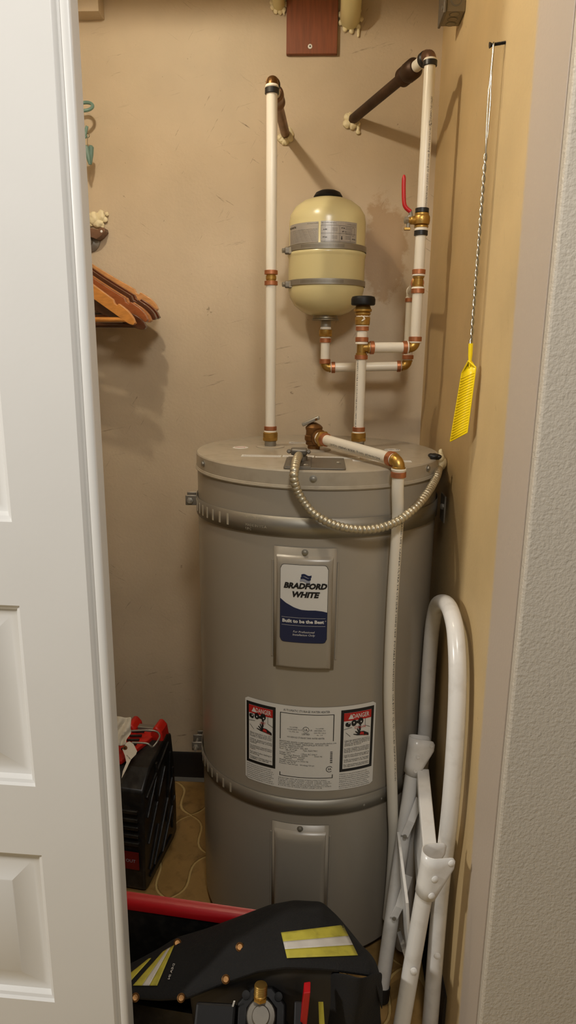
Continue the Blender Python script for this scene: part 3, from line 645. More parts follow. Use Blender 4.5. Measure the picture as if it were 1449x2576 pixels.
# tee for the expansion loop, elbow, tee over the inlet
tz = (cz(695)+cz(723))/2; th2 = (cz(695)-cz(723))/2
yb2 = 1.874; LX = at(1034,742,y=yb2); LT = V((CRP.x,yr,tz))
tb_ = MB(); tb_.lathe([(RP*.95,-th2),(RP*1.08,-th2*.9),(RP*1.08,-th2*.7),(RP*.92,-th2*.6),(RP*.92,th2*.6),(RP*1.08,th2*.7),(RP*1.08,th2*.9),(RP*.95,th2)], LT, seg=24)
LE = V((LX.x, yb2, LT.z-.004)); bd = (LE-LT).normalized(); tb_.lathe([(RP*.92,0),(RP*.92,.014),(RP*1.05,.015),(RP*1.05,.018)], LT, bd, 24); tb_.obj('brass_tee','brass',cp)
seg_(cp,'cu',LT+bd*.022,LT+bd*.034); seg_(cp,'pex',LT+bd*.018,LE-bd*.016)
EB = V((CRP.x,yr,cz(874))); TE = at(903,877,y=PRT.y); TE = V((PRT.x,PRT.y,EB.z-.002))
hd = (TE-EB).normalized()
elbow(cp, EB, (0,0,1), hd)
seg_(cp,'tape',EB+hd*.016,EB+hd*.020); seg_(cp,'cu',EB+hd*.019,EB+hd*.029); LL = (TE-EB).length
seg_(cp,'pex',EB+hd*.016,EB+hd*(LL-.016)); seg_(cp,'cu',EB+hd*(LL-.029),EB+hd*(LL-.019))
# tee over inlet
mb = MB().lathe([(RP*.95,-.019),(RP*1.1,-.017),(RP*1.1,-.013),(RP*.92,-.012),(RP*.92,.012),(RP*1.1,.013),(RP*1.1,.017),(RP*.95,.019)], TE, seg=24)
mb.lathe([(RP*.92,0),(RP*.92,.013),(RP*1.1,.014),(RP*1.1,.018)], TE, -hd, 24).obj('brass_tee','brass',cp)
def tsg(kind, ya, yb): 
    za, zb_ = [at(902 if y<870 else 902-(y-877)*.04, y, y=PRT.y).z for y in (ya,yb)]; seg_(cp, kind, (PRT.x,PRT.y,min(za,zb_)), (PRT.x,PRT.y,max(za,zb_)))
for k, a_, b_ in (('tape',866,859),('cu',860,848),('pex',849,831),('cu',832,821),('tape',822,817),('tape',800,790),('cu',904,893),('pex',902,1076),('cu',1085,1074),('tape',1090,1084),('hex',1110,1088)): tsg(k, a_, b_)
za = at(902,818,y=PRT.y).z; zb_ = at(902,797,y=PRT.y).z
MB().lathe([(RP*1.3,0),(RP*1.42,(zb_-za)*.1),(RP*1.42,(zb_-za)*.6)], (PRT.x,PRT.y,za), seg=28).lathe([(RP*1.6,(zb_-za)*.58),(RP*1.6,(zb_-za)*.92),(RP*1.4,(zb_-za))], (PRT.x,PRT.y,za), seg=6).obj('hex_adapter','brass',cp)
MB().lathe([(RP*1.15,0),(RP*1.2,.006),(RP*1.15,.016)], (PRT.x,PRT.y,ZT+.003), seg=24).obj('pipe_nipple','steel',cp)
seg_(cp,'tape',(PRT.x,PRT.y,ZT+.014),(PRT.x,PRT.y,at(893,1109,y=PRT.y).z))
# vacuum relief valve with black cap
za, z2, z3, z4 = [at(904,y,y=PRT.y).z for y in (792,772,768,745)]
MB().lathe([(RP*1.1,-.004),(RP*1.5,.001),(RP*1.5,(z2-za)*.25),(RP*1.35,(z2-za)*.3),(RP*1.7,(z2-za)*.42),(RP*1.7,(z2-za)*.7),(RP*1.55,(z2-za)*.78),(RP*1.3,(z3-za))], (PRT.x,PRT.y,za), seg=12).obj('relief_valve_body','brass',cp)
hc_ = z4-z3; MB().lathe([(.0255,0),(.0275,.002),(.0278,hc_*.65),(.0255,hc_*.92),(.020,hc_)], (PRT.x,PRT.y,z3), seg=40).obj('relief_cap','bplast',cp,label='black plastic relief cap')
MB().tube(spline([V((PRT.x-.004,PRT.y-RP*1.65,za-.002)),V((PRT.x+.002,PRT.y-RP*1.7,za-.008)),V((PRT.x-.003,PRT.y-RP*1.72,za-.014)),V((PRT.x+.004,PRT.y-RP*1.7,za-.010)),V((PRT.x,PRT.y-RP*1.68,za-.003))],5), .0009, 6).obj('tape_thread','tape',cp)
# expansion loop
XTX = at(822,640,y=yb2).x; zt_ = lambda px,py: at(px,py,y=yb2).z
elbow(cp, LE, -bd, (0,0,-1), 'pex', RP*1.02, .018, 'plastic_elbow')
LB = V((LE.x, yb2, zt_(1035,921)))
seg_(cp,'cu',(LE.x,yb2,zt_(1033,760)),(LE.x,yb2,zt_(1033,750))); seg_(cp,'pex',(LE.x,yb2,LB.z+.014),(LE.x,yb2,LE.z-.015)); seg_(cp,'cu',(LE.x,yb2,LB.z+.018),(LE.x,yb2,LB.z+.029))
NX = V((at(817,925,y=yb2).x, yb2, zt_(820,925))); hd = (NX-LB).normalized(); LL = (NX-LB).length
elbow(cp, LB, (0,0,1), hd); seg_(cp,'cu',LB+hd*.018,LB+hd*.028); seg_(cp,'pex',LB+hd*.014,LB+hd*(LL-.014)); seg_(cp,'cu',LB+hd*(LL-.028),LB+hd*(LL-.018))
elbow(cp, NX, -hd, (0,0,1))
for k, a_, b_ in (('cu',915,903),('pex',905,862),('cu',862,851),('tape',851,846),('hex',848,829),('tape',829,822),('nip',823,808)): seg_(cp, k, (NX.x,yb2,zt_(818,a_)), (NX.x,yb2,zt_(818,b_)))
# printed legends on the white pipes
def pipe_print(root, txt, size, base, ang, z_top, width, m='lgrey', up=False, bold=0.):
    rr = RP+.0003; mb = MB(); vs, fs = glyphs(txt, size, 'LEFT', bold=bold, res=1); x1_ = max(a for a,_ in vs); s_ = width/x1_
    mb.add([V((base.x+rr*math.sin(ang+b/rr), base.y-rr*math.cos(ang+b/rr), z_top-a*s_)) for a, b in vs], fs); mb.obj('pipe_print', m, root, smooth=0)
pipe_print(cp, 'IAPMO UPC CANPEX', .0075, CRP, .55, cz(247), cz(247)-cz(305)); pipe_print(cp, 'ULTRA', .011, CRP, .55, cz(306), cz(306)-cz(322), bold=.03)
pipe_print(cp, '3/4 CTS SDR-9 100 PSI @ 180F 160 PSI @ 73F  CSA B137.5  ASTM F876/F877/F2023', .0075, CRP, .55, cz(324), cz(324)-cz(524))
pipe_print(cp, 'CANPEX ULTRA 3/4 CTS POTABLE F876 / F877 CSA B137.5', .0055, V((PRT.x,PRT.y,0)), -.75, at(896,906,y=PRT.y).z, .17)
# ---- expansion tank hung by two band clamps
et = thing('expansion_tank', 'cream steel expansion tank mounted upside down on the back wall', 'expansion tank', (NX.x, yb2, zt_(822,806)))
EX = V((XTX, yb2)); ER = (at(918,640,y=yb2).x-at(723,640,y=yb2).x)/2*.985
z0, z1 = zt_(820,795), zt_(822,497); hh = z1-z0
prof = [(.022,0),(.040,.002),(.062,.010),(.082,.026),(.094,.046),(.0985,.066)]
prof = [(r*ER/.0985, h) for r, h in prof]; zm = zt_(822,645)-z0
prof += [(ER,zm-.008),(ER+.001,zm-.004),(ER+.0022,zm-.001),(ER+.0022,zm+.004),(ER-.001,zm+.008),(ER-.001,hh-.062)]
prof += [(r*ER/.0985, hh-h) for r, h in [(.0945,.044),(.083,.026),(.064,.012),(.042,.004),(.022,.0)]]
MB().lathe(prof, (EX.x,EX.y,z0), seg=80).obj('vessel','etank',et,smooth=60)
MB().lathe([(.036,0),(.037,.003),(.031,.012),(.020,.017),(.010,.018)], (EX.x,EX.y,z1-.001), seg=40).obj('end_cap','bplast',et,label='black plastic end cap')
zf = zt_(822,806); MB().lathe([(.014,-.001),(.0355,.0),(.0355,.003),(.033,.005),(.032,.016)], (EX.x,EX.y,zf), seg=40).obj('flange','jbox',et)
ef = wrapfn(EX, ER+.0003); ef1 = wrapfn(EX, ER+.0008)
def eu(px, py): a_, z = cyl(px, py, ER, EX); return a_*ER, z
for (pa, pb, lm, k) in (((730,580),(800,622),'foil',0),((807,571),(896,620),'foil',1)):
    (ua, va), (ub, vb) = eu(*pa), eu(*pb); vlo = zt_(822,624)+.001; vhi = zt_(822,573) if k else zt_(822,574)
    vlo, vhi = min(vlo,vhi), max(vlo,vhi)
    o = patch(MB(), ua, ub, vlo, vhi, ef, 16).obj('data_label', lm, et, smooth=0); q = MB(); hgt = vhi-vlo
    if k == 0:
        put(q, 'FLOWCON', .0065, ua+.018, vhi-.008, ef1, flip=True, bold=.03); put(q, 'www.flowcontherm.com', .003, ub-.015, vhi-.004, ef1, flip=True, res=1)
        for r in range(9): put(q, 'Do not exceed the working pressure or temperature limits. Read the manual'[r:r+58], .0026, ub-.003, vhi-.017-r*.0034, ef1, align='LEFT', flip=True, res=1, width=(ub-ua)*.93)
    else:
        w_ = ub-ua; put(q, 'Potable water expansion tank', .0030, ua+w_*.2, vhi-.004, ef1, flip=True, res=1); put(q, 'Reservoir d expansion', .0030, ub-w_*.18, vhi-.006, ef1, flip=True, res=1)
        y1_, y0_ = vhi-.010, vlo+.002
        for xx in (.0,.48,.79): patch(q, ua+w_*xx, ua+w_*xx+.0004, y0_, y1_, ef1, 1)
        for yy in (0,.5,1): patch(q, ua, ua+w_*.97, y0_+(y1_-y0_)*yy, y0_+(y1_-y0_)*yy+.0004, ef1, 8)
        for xx, yy, tl in ((.11,.75,'200\u00b0F'),(.11,.25,'150 psi'),(.57,.85,'40 psi'),(.6,.62,'2.1 gal'),(.9,.2,'WX-8')): put(q, tl, .0042, ua+w_*xx, y0_+(y1_-y0_)*yy, ef1, flip=True, bold=.02)
        for xx, yy in ((.35,.75),(.35,.25),(.71,.85),(.71,.55),(.71,.25)):
            for r in range(3): put(q, 'max pressure', .0026, ua+w_*xx, y0_+(y1_-y0_)*yy+.003-.003*r, ef1, flip=True, res=1)
        lo_ = y0_+(y1_-y0_)*.38; hi_ = y1_-.002; uc_ = ua+w_*.87
        pl_ = rrect(uc_-.0045,uc_+.0045,lo_,hi_,.0045,4); pn = rrect(uc_-.0040,uc_+.0040,lo_+.0005,hi_-.0005,.0040,4); n_ = len(pl_)
        q.add([ef1(*p) for p in pl_]+[ef1(*p) for p in pn], [(i,(i+1)%n_,n_+(i+1)%n_,n_+i) for i in range(n_)])
        poly(q, [(ua+w_*.54,y0_+.003),(ua+w_*.565,y0_+.007),(ua+w_*.552,y0_+.007),(ua+w_*.552,y0_+.012),(ua+w_*.528,y0_+.012),(ua+w_*.528,y0_+.007),(ua+w_*.515,y0_+.007)], ef1)
    q.obj('label_print','lblack',o,smooth=0)
for pyc, lab in ((631,'upper steel band clamp round the expansion tank, over the silver labels'),(716,'lower steel band clamp round the expansion tank')):
    zc_ = zt_(822, pyc); t = thing('band_clamp', lab, 'clamp', (EX.x, EX.y+ER, zc_)); rb_ = ER+.0022
    MB().lathe([(rb_,-.0068),(rb_+.0008,-.0068),(rb_+.0008,.0068),(rb_,.0068)], (EX.x,EX.y,zc_), seg=72, cap=False).obj('band','steel',t,smooth=60)
    fb = wrapfn(EX, rb_+.0011); q = MB()
    for k in range(34): patch(q, -.070+k*.0034, -.0685+k*.0034, zc_-.0038, zc_+.0038, fb, 1)
    q.obj('worm_slots','dsteel',t,smooth=0, kind='stuff')
    ua = eu(727,pyc)[0]; pc, = [fb(-.1495, zc_)]; pc = at(726,pyc,y=EX.y-.035)
    MB().obox(pc, (1,0,0),(0,1,0),(0,0,1), .020,.018,.017).obj('screw_housing','dsteel',t,bevel=.003)
    MB().lathe([(.0055,0),(.0065,.001),(.0065,.006),(.004,.007)], pc+V((-.010,-.002,0)), (-1,-.25,0), 6).obj('worm_screw','steel',t)
    MB().obox(pc+V((.013,-.012,0)), (1,-.35,0),(.35,1,0),(0,0,1), .022,.003,.015).obj('band_tail','steel',t)
# ---- relief valve and discharge pipe
tp = thing('relief_discharge_pipe', 'brass relief valve with a white drain pipe falling in front of the heater', 'pipe', (PT.x,PT.y,ZT+.003))
MB().lathe([(.0145,0),(.0145,.007),(.019,.010),(.0185,.016),(.0185,.018),(.0215,.020),(.0215,.030),(.019,.032),(.0185,.042),(.0200,.046),(.0200,.050),(.015,.055),(.006,.060),(.003,.061)], (PT.x,PT.y,ZT+.003), seg=32).obj('valve_body','dbrass',tp)
MB().lathe([(.0220,0),(.0220,.010)], (PT.x,PT.y,ZT+.022), seg=6).obj('valve_hex','dbrass',tp)
ve = V((PT.x,PT.y,ZT+.031)); xe = at(1004,1160,y=1.313); xe = V((xe.x, xe.y, xe.z)); d_ = (xe-ve).normalized(); LL = (xe-ve).length
MB().lathe([(.0165,.008),(.0175,.020),(.0195,.022),(.0195,.026),(.015,.027)], ve, d_, 28).obj('valve_outlet','dbrass',tp)
MB().lathe([(.0150,.024),(.0155,.033)], ve, d_, 28).obj('thread_tape','tape',tp)
MB().lathe([(.016,.032),(.019,.034),(.019,.041),(.015,.043)], ve, d_, 6).obj('hex_adapter','brass',tp)
seg_(tp,'cu',ve+d_*.043,ve+d_*.055); seg_(tp,'pex',ve+d_*.042,xe-d_*.015); seg_(tp,'cu',xe-d_*.030,xe-d_*.019)
elbow(tp, xe, -d_, (0,0,-1))
dp = [(1007,1178),(1005,1230),(1001,1300),(996,1380),(990,1470),(985,1560),(981,1650),(979,1730),(980,1810),(983,1890),(986,1970),(988,2040),(990,2110)]
pts = []
for px, py in dp:
    r = ray(px, py); lo, hi = 1.0, 1.55
    for _ in range(40):                                      # stand 3 mm clear of the jacket and its straps
        mid = (lo+hi)/2; p = V((0,0,H))+r*(mid/r.y)
        if (V((p.x,p.y))-TC).length > TR+RP+.010: lo = mid
        else: hi = mid
    pts.append(V((0,0,H))+r*(lo/r.y))
pts[0] = V((xe.x,xe.y,xe.z-.014)); pts[1] = V((xe.x,xe.y,pts[1].z)); last = pts[-1]; pts += [last+V((.0,.002,-.12)), V((last.x-.004,last.y-.002,.10))]
tube_pts = spline(pts, 6); MB().tube(tube_pts, RP, 20).obj('drain_pipe','pex',tp)
seg_(tp,'tape',xe-V((0,0,.0145)),xe-V((0,0,.021))); seg_(tp,'cu',xe-V((0,0,.032)),xe-V((0,0,.021)))
# legends on the discharge pipe
rr = RP+.0003; side = d_.cross(V((0,0,1))).normalized(); upv = side.cross(d_)
def onpipe(u, v, off=.12): 
    t = v/rr-.25; return xe-d_*(.045+u)-(-side*math.cos(t)-upv*math.sin(t)*-1)*rr*-1 if False else xe-d_*(.045+u)+(side*(1 if side.y < 0 else -1)*math.cos(t)+upv*math.sin(t)*(1))*rr
q = MB(); vs, fs = glyphs('ING 06-06-24  1600 LJ  SIDE IR CANPEX  0020 FT', .0075, 'LEFT', res=1); x1_ = max(a for a,_ in vs)
q.add([onpipe(a/x1_*(LL-.13), -b) for a, b in vs], fs); q.obj('pipe_print','lgrey',tp,smooth=0)
def ondrop(a, b):                                             # legend down the drop pipe
    k = min(int(a), len(tube_pts)-2); f_ = a-k; c = tube_pts[k].lerp(tube_pts[k+1], f_); an = .65+b/rr
    return c+V((math.sin(an),-math.cos(an),0))*rr
vs, fs = glyphs('EATED LIFE / CANPEX ULTRA 3/4 CTS SDR9 100PSI 180F  POTABLE F876/F877/F2023  CSA B137.5  CL-TD  ICC-ES  NSF-PW  U.P.Code', .006, 'LEFT', res=1); x1_ = max(a for a,_ in vs)
MB().add([ondrop(13+a/x1_*46, b) for a, b in vs], fs).obj('pipe_print','lgrey',tp,smooth=0)
# lever on the valve
lc = V((PT.x-.004,PT.y-.004,ZT+.070)); le = V((.9,-.1,.42)).normalized()
lv = MB(); lv.obox(lc+V((-.004,0,-.003)), le, V((0,1,0)), le.cross(V((0,1,0))), .044,.014,.008); lv.obj('test_lever','steel',tp,bevel=.002)
MB().rod(lc+V((-.004,-.008,-.004))+le*.014, lc+V((-.004,.008,-.004))+le*.014, .003, 10).obj('lever_pin','dbrass',tp)

# ================================================================= STRAPS
def strap(lab, zc_fn, hgt, nslots, th_first, text):
    t = thing('heater_strap', lab, 'strap', (TC.x, TC.y-TR, zc_fn(0)), None)
    Rs = TR+.0022
    def pt(th, dz, off=0): return V((TC.x+(Rs+off)*math.sin(th), TC.y-(Rs+off)*math.cos(th), zc_fn(th)+dz))
    n = 120; a0_, a1_ = -1.62, 1.85
    MB().grid([[pt(a0_+(a1_-a0_)*i/n, dz) for i in range(n+1)] for dz in (-hgt/2, hgt/2)]).obj('band','steel',t,solid=.0014,smooth=60)
    for k in range(nslots):
        th = th_first+k*.094; h2 = hgt*.30; w2 = .0052/Rs/2
        MB().grid([[pt(th+s_*w2, dz, .0010) for s_ in (-1,1)] for dz in (-h2,h2)]).obj('slot','slot',t,solid=.0008,smooth=0)
    if text:
        q = MB()
        for tl, uu, vv, sz in (('HOLDRITE',-.148,.012,.0085),('MADE IN U.S.A.',-.148,-.004,.0075),('UPC',-.148,-.012,.0075)):
            vs, fs = glyphs(tl, sz, 'LEFT', res=1); q.add([pt((uu+a)/Rs, vv+b, .0020) for a, b in vs], fs)
        q.obj('stamped_lettering','slot',t,smooth=0)
    # folded ears, bolt and nut at the left
    c = pt(-1.50, 0); nn = V((math.sin(-1.50),-math.cos(-1.50),0)); tt = V((math.cos(-1.5), math.sin(-1.5),0))
    for k, (dy, hh2) in enumerate(((-.028,.024),(.004,.026))):
        MB().obox(c+nn*.012-tt*dy+V((0,0,.004)), nn, V((0,0,1)), tt, .026, hh2, .0035).obj('ear','dsteel',t,bevel=.003)
    MB().rod(c+nn*.014+tt*.048+V((0,0,.004)), c+nn*.014-tt*.022+V((0,0,.004)), .0035, 12).obj('bolt','steel',t)
    MB().lathe([(.0065,0),(.0078,.001),(.0078,.006),(.005,.007)], c+nn*.014+tt*.030+V((0,0,.004)), tt, 6).obj('nut','steel',t)
    MB().lathe([(.0095,0),(.009,.004),(.005,.0065),(.001,.007)], c+nn*.014-tt*.007+V((0,0,.004)), -tt, 18).obj('bolt_head','steel',t)
    MB().obox(c+nn*.010-tt*.040+V((0,0,-.002)), nn, V((0,0,1)), tt, .016, hgt*.42, .003).obj('lock_tab','dsteel',t,bevel=.003)
    p = pt(1.30, 0); MB().obox(V((XW-.010, p.y+.005, p.z-.002)), (1,0,0),(0,1,0),(0,0,1), .004,.05,.062).obj('wall_bracket','dsteel',t,bevel=.004)
    MB().lathe([(.007,0),(.007,.005),(.004,.006)], V((XW-.012,p.y-.008,p.z+.004)), (-1,-.3,0), 6).obj('lag_bolt','steel',t)
    for th in (.45,.62): 
        q0 = pt(th, -.008); MB().lathe([(.0032,0),(.0026,.0012),(.001,.0016)], q0, V((math.sin(th),-math.cos(th),0)), 12).obj('rivet','steel',t)
    return t
sf = cyl(790,1328)[1]; sl = cyl(510,1282)[1]
strap('upper galvanized strap with stamped lettering round the water heater', lambda th: sf+(sl-sf)*min(max(-th/1.2,0),1)**2, .040, 8, -1.36, True)
s2 = cyl(790,2031)[1]; s2l = cyl(528,1935)[1]
strap('lower galvanized strap round the water heater, under the danger label', lambda th: s2+(s2l-s2)*min(max(-th/1.2,0),1)**2, .038, 8, -1.36, False)

# ================================================================= FLEXIBLE CONDUIT
fc = thing('flexible_conduit', 'flexible metal conduit looping from the heater lid to the right wall', 'conduit', top(750,1158))
ps = [at(752,1146,y=1.378), at(748,1152,y=1.335), at(744,1164,y=1.298), at(741,1182,y=1.272), at(740,1206,y=1.266), at(752,1243,y=1.272), at(785,1288,y=1.265), at(835,1318,y=1.262), at(890,1331,y=1.264), at(945,1330,y=1.272), at(1000,1311,y=1.288), at(1045,1276,y=1.315), at(1075,1240,y=1.36), at(1094,1208,y=1.42), at(1102,1187,y=1.47), at(1104,1172,x=.289)]
path = spline(ps, 40); fp = [path[0]]; acc = 0
ln_ = [0]
for a, b in zip(path, path[1:]): ln_.append(ln_[-1]+(b-a).length)
NP = 900; out = []; j = 0
for i in range(NP+1):
    d = ln_[-1]*i/NP
    while j < len(ln_)-2 and ln_[j+1] < d: j += 1
    out.append(path[j].lerp(path[j+1], (d-ln_[j])/max(ln_[j+1]-ln_[j],1e-9)))
pitch = .0088
MB().tube(out, [.0068+.0022*abs(math.sin(math.pi*ln_[-1]*i/NP/pitch))**.6 for i in range(NP+1)], 14).obj('armor','flex',fc,smooth=80)
c0 = ps[0]; zb_ = ZT+.0056
MB().lathe([(.0135,0),(.0135,.008),(.0105,.009),(.0105,.022)], (c0.x+.004,c0.y+.012,zb_), seg=20).obj('connector','dsteel',fc)
MB().obox((c0.x,c0.y+.004,zb_+.019), (1,0,0),(0,1,.3),(0,-.3,1), .034,.016,.014).obj('clamp_saddle','dsteel',fc,bevel=.004)
for s_ in (-1,1): MB().lathe([(.0045,0),(.0045,.012),(.003,.014)], (c0.x+s_*.020,c0.y-.006,zb_+.020), (0,-1,.2), 8).obj('clamp_screw','dsteel',fc)
blob(at(1099,1172,x=.270), [(0,0,0,.016,(1,1,1.5)),(.004,-.006,.018,.012,(1,1,1)),(.010,-.004,.006,.012,(1,1,1.2)),(0,.004,-.016,.012,(.8,1,1)),(.004,-.010,-.004,.012,(.7,1,1.2)),(-.003,.006,.008,.011,(.8,1,1.2)),(.006,-.004,.030,.007,(.7,.8,1.3))], 'wall_foam', None, 'cream foam lump where the metal conduit enters the right wall', 'foam')
blob(at(1091,1148,z=ZT+.006), [(0,0,0,.008,(1.4,1,.8)),(.010,.002,-.001,.007,(1.2,1,.8)),(-.006,.002,.002,.006,(1,1,.8))], 'tape_scrap', None, 'black crumpled tape scrap on the heater lid edge', 'tape', 'bring')

# ================================================================= WALL ITEMS
bdl = at(720,136,y=YW-.014); bdr = at(848,133,y=YW-.014)
bt = thing('brown_board', 'brown wooden board screwed flat to the top of the back wall', 'board', ((bdl.x+bdr.x)/2, YW, bdl.z))
MB().box((bdl.x,YW-.014,bdl.z),(bdr.x,YW-.0005,bdl.z+.30)).obj('plank','wood',bt,bevel=.0015,smooth=0)
p = at(780,117,y=YW-.0145); MB().lathe([(.0058,0),(.0056,.0012),(.004,.0018)], p, (0,-1,0), 20).obj('screw_head','white',bt); MB().lathe([(.0026,.0016),(.0024,.0022)], p, (0,-1,0), 4).obj('screw_recess','lblack',bt)
for (px, py, r_p, lab) in ((882,30,.026,'painted pipe stub with foam drips right of the brown board'),(700,-6,.016,'painted pipe stub end left of the brown board')):
    c = at(px, py, y=YW-.03); t = thing('pipe_stub', lab, 'pipe', (c.x,YW,c.z)); 
    MB().tube([(c.x,YW-.001,c.z-.004),(c.x,YW-.05,c.z+.002),(c.x,YW-.062,c.z+.010),(c.x,YW-.064,c.z+.05),(c.x,YW-.064,c.z+.30)], r_p, 24).obj('stub','etank',t)
    blob((c.x,YW,c.z), [(r_p*1.05*math.cos(k*.7),-.004,r_p*1.05*math.sin(k*.7)-.004,.007,(1,.7,1)) for k in range(9)]+[(r_p*.8,-.004,-r_p*1.2,.006,(.7,.7,1.4)),(r_p*.85,-.004,-r_p*1.5,.004,(.7,.7,1.8))], 'foam_collar', t)
bx = at(248,28,y=YW-.05)
tag(MB().box((XL+.001,YW-.05,bx.z),(bx.x,YW-.0005,ZC-.001)).obj('boxed_duct','wall',None,smooth=0,bevel=.001), 'square boxed chase painted like the wall in the upper corner', 'chase')
# electrical box
jy = 1.682; jz = at(1155,68,x=XW).z+.002; JD = .072
jb = thing('junction_box', 'galvanized steel electrical box with knockouts high on the right wall', 'junction box', (XW, jy, jz))
X0 = at(1101,70,y=jy+JD).x; jl = .11
MB().box((X0+.006,jy,jz),(XW-.0005,jy+JD,jz+jl)).obj('box','jbox',jb,smooth=0,bevel=.002)
MB().box((X0,jy-.003,jz-.003),(X0+.006,jy+JD+.003,jz+jl+.003)).obj('cover','dsteel',jb,smooth=0,bevel=.0015)
for k, zz in enumerate((.022,.058)): 
    cq = V(((X0+.006+XW)/2, jy-.0002, jz+zz)); MB().lathe([(.0100,0),(.0100,.0008),(.0085,.001)], cq, (0,-1,0), 24).obj('knockout','jbox',jb); MB().lathe([(.0125,0),(.0125,.0003)], cq, (0,-1,0), 24).obj('knockout_ring','dsteel',jb)
for k in range(3):
    cq = V(((X0+.006+XW)/2, jy+.013+.023*k, jz+.0002)); MB().lathe([(.0095,0),(.0095,.0008)], cq, (0,0,-1), 24).obj('knockout','jbox',jb); MB().lathe([(.0125,0),(.0125,.0003)], cq, (0,0,-1), 24).obj('knockout_ring','dsteel',jb)
MB().lathe([(.004,0),(.004,.002),(.002,.003)], (X0,jy+.008,jz+.010), (-1,0,0), 12).obj('cover_screw','steel',jb)
# screw and fly swatter on the right wall
sy = at(1272,106,x=XW).y; szp = at(1272,106,x=XW).z; sh = at(1231,114,y=sy)
st = thing('wall_screw', 'black coarse screw sticking out of the right wall, holding the swatter', 'screw', (XW, sy, szp))
ax_ = V((XW+.004,sy,szp))-sh
MB().lathe([(.0048,0),(.0046,.001),(.0022,.005),(.0019,ax_.length)], sh, ax_, 14).obj('shank','screw',st)
for k in range(11): MB().lathe([(.0019,0),(.0031,.0008),(.0019,.0016)], sh+ax_*(.28+.066*k), ax_, 12, cap=False).obj('thread','screw',st)
fs_t = thing('fly_swatter', 'yellow plastic fly swatter hanging from a screw by a twisted wire handle', 'fly swatter', (sh.x+.006,sy,szp))
hx = sh.x+.007
zb_t = at(1185,866,y=sy).z; ztw = at(1213,385,y=sy).z; zl = sh.z
botx = at(1185,866,y=sy).x
l1 = [V((hx,sy,zl+.0040)), V((hx-.001,sy-.004,zl-.004)), V((hx-.003,sy-.005,zl-.06)), V((hx-.004,sy-.006,(zl+ztw)/2)), V((hx-.001,sy-.003,ztw+.01))]
l2 = [V((hx,sy,zl+.0040)), V((hx+.001,sy+.004,zl-.004)), V((hx+.001,sy+.004,zl-.06)), V((hx+.002,sy+.003,(zl+ztw)/2)), V((hx+.001,sy+.002,ztw+.01))]
def twist(ph): 
    out_ = []; n = 150; turns = 15
    for i in range(n+1):
        f_ = i/n; a_ = ph+f_*turns*2*math.pi/1.6; out_.append(V((hx+(botx-hx)*f_+.0020*math.cos(a_), sy+.0020*math.sin(a_), ztw+(zb_t-ztw)*f_)))
    return out_
for l, ph in ((l1, -1.6), (l2, 1.55)): MB().tube(spline(l,8)[:-1]+twist(ph), .0016, 8).obj('wire_strand','wire',fs_t,smooth=80)
def fsp(px, py, dy=0): return at(px, py, y=sy+dy)
A = [fsp(1178,864,-.001), fsp(1191,864,.001), fsp(1187,908,.002), fsp(1197,924,-.014), fsp(1175,1088,-.014), fsp(1133,1110,.016), fsp(1162,938,.016), fsp(1178,908,-.002)]
def slab(pts, nrm, t): 
    n = len(pts); nrm = V(nrm).normalized()*t; return MB().add([p-nrm/2 for p in pts]+[p+nrm/2 for p in pts], [tuple(range(n)),tuple(range(2*n-1,n-1,-1))]+[(i,n+i,n+(i+1)%n,(i+1)%n) for i in range(n)])
nrm_ = (A[5]-A[3]).cross(A[6]-A[3])
for p in (3,4,5,6): pass
gl = [[A[6].lerp(A[5],k/12), A[3].lerp(A[4],k/12)] for k in range(13)]
MB().grid([[A[7],A[2]]]+[[r_[0].lerp(r_[1],i/6) for i in (0,6)] for r_ in gl]).obj('paddle','yellow',fs_t,smooth=60,solid=.0009)
MB().tube([(A[0]+A[1])/2, (A[0]+A[1])/2*.4+(A[2]+A[7])/2*.6, (A[2]+A[7])/2, (A[2]+A[7])/2+V((0,0,-.012))], [.0042,.0040,.003,.0015], 8).obj('socket','yellow',fs_t)
for a, b in ((6,5),(5,4),(3,4),(6,7),(7,3)): MB().tube([A[a],A[b]], .0013, 8).obj('rim','yellow',fs_t)
for k in range(22):
    f_ = .08+.88*k/21; MB().tube([A[6].lerp(A[5],f_)+V((-.0004,-.0006,0)), A[3].lerp(A[4],f_)+V((-.0004,-.0006,0))], .0011, 6).obj('rib','yellow',fs_t)
# teal clip hanger near the left wall
th0 = at(214,270,y=1.93)
tl = thing('clip_hanger', 'teal plastic clip hanger with a round hook and peg, hanging in the upper left', 'hanger', (th0.x, th0.y, th0.z))
rc = at(214,268,y=1.93); MB().tube([rc+V((.020*math.cos(t), .014*math.sin(t)*.8, .013*math.sin(t))) for t in [math.radians(-150+i*15) for i in range(21)]], .0042, 12).obj('hook','teal',tl)
MB().tube(spline([rc+V((-.017,-.006,-.006)),rc+V((-.022,-.002,-.045)),at(205,345,y=1.93)],6), .0042, 10).obj('stem','teal',tl)
MB().tube(spline([at(205,345,y=1.93),at(214,330,y=1.93),at(219,318,y=1.93),at(214,345,y=1.93),at(218,340,y=1.93)],6), .0035, 10).obj('loop','teal',tl)
rg = at(221,341,y=1.93); MB().tube([rg+V((.004*math.cos(t),0,.005*math.sin(t))) for t in [i*.5236 for i in range(12)]], .001, 6, closed=True).obj('wire_ring','wire',tl)
MB().rod(at(220,346,y=1.93), at(220,372,y=1.93), .0008, 6).obj('wire_link','wire',tl)
for k, (xa, xb, dy) in enumerate(((215,226,-.004),(229,228,.006))):
    p0, p1 = at(xa,366,y=1.93+dy), at(xb,414,y=1.93+dy); d = p1-p0
    MB().lathe([(.004,0),(.0075,.004),(.0070,.022),(.0048,d.length*.8),(.003,d.length)], p0, d, 8).obj('peg_arm','teal',tl)
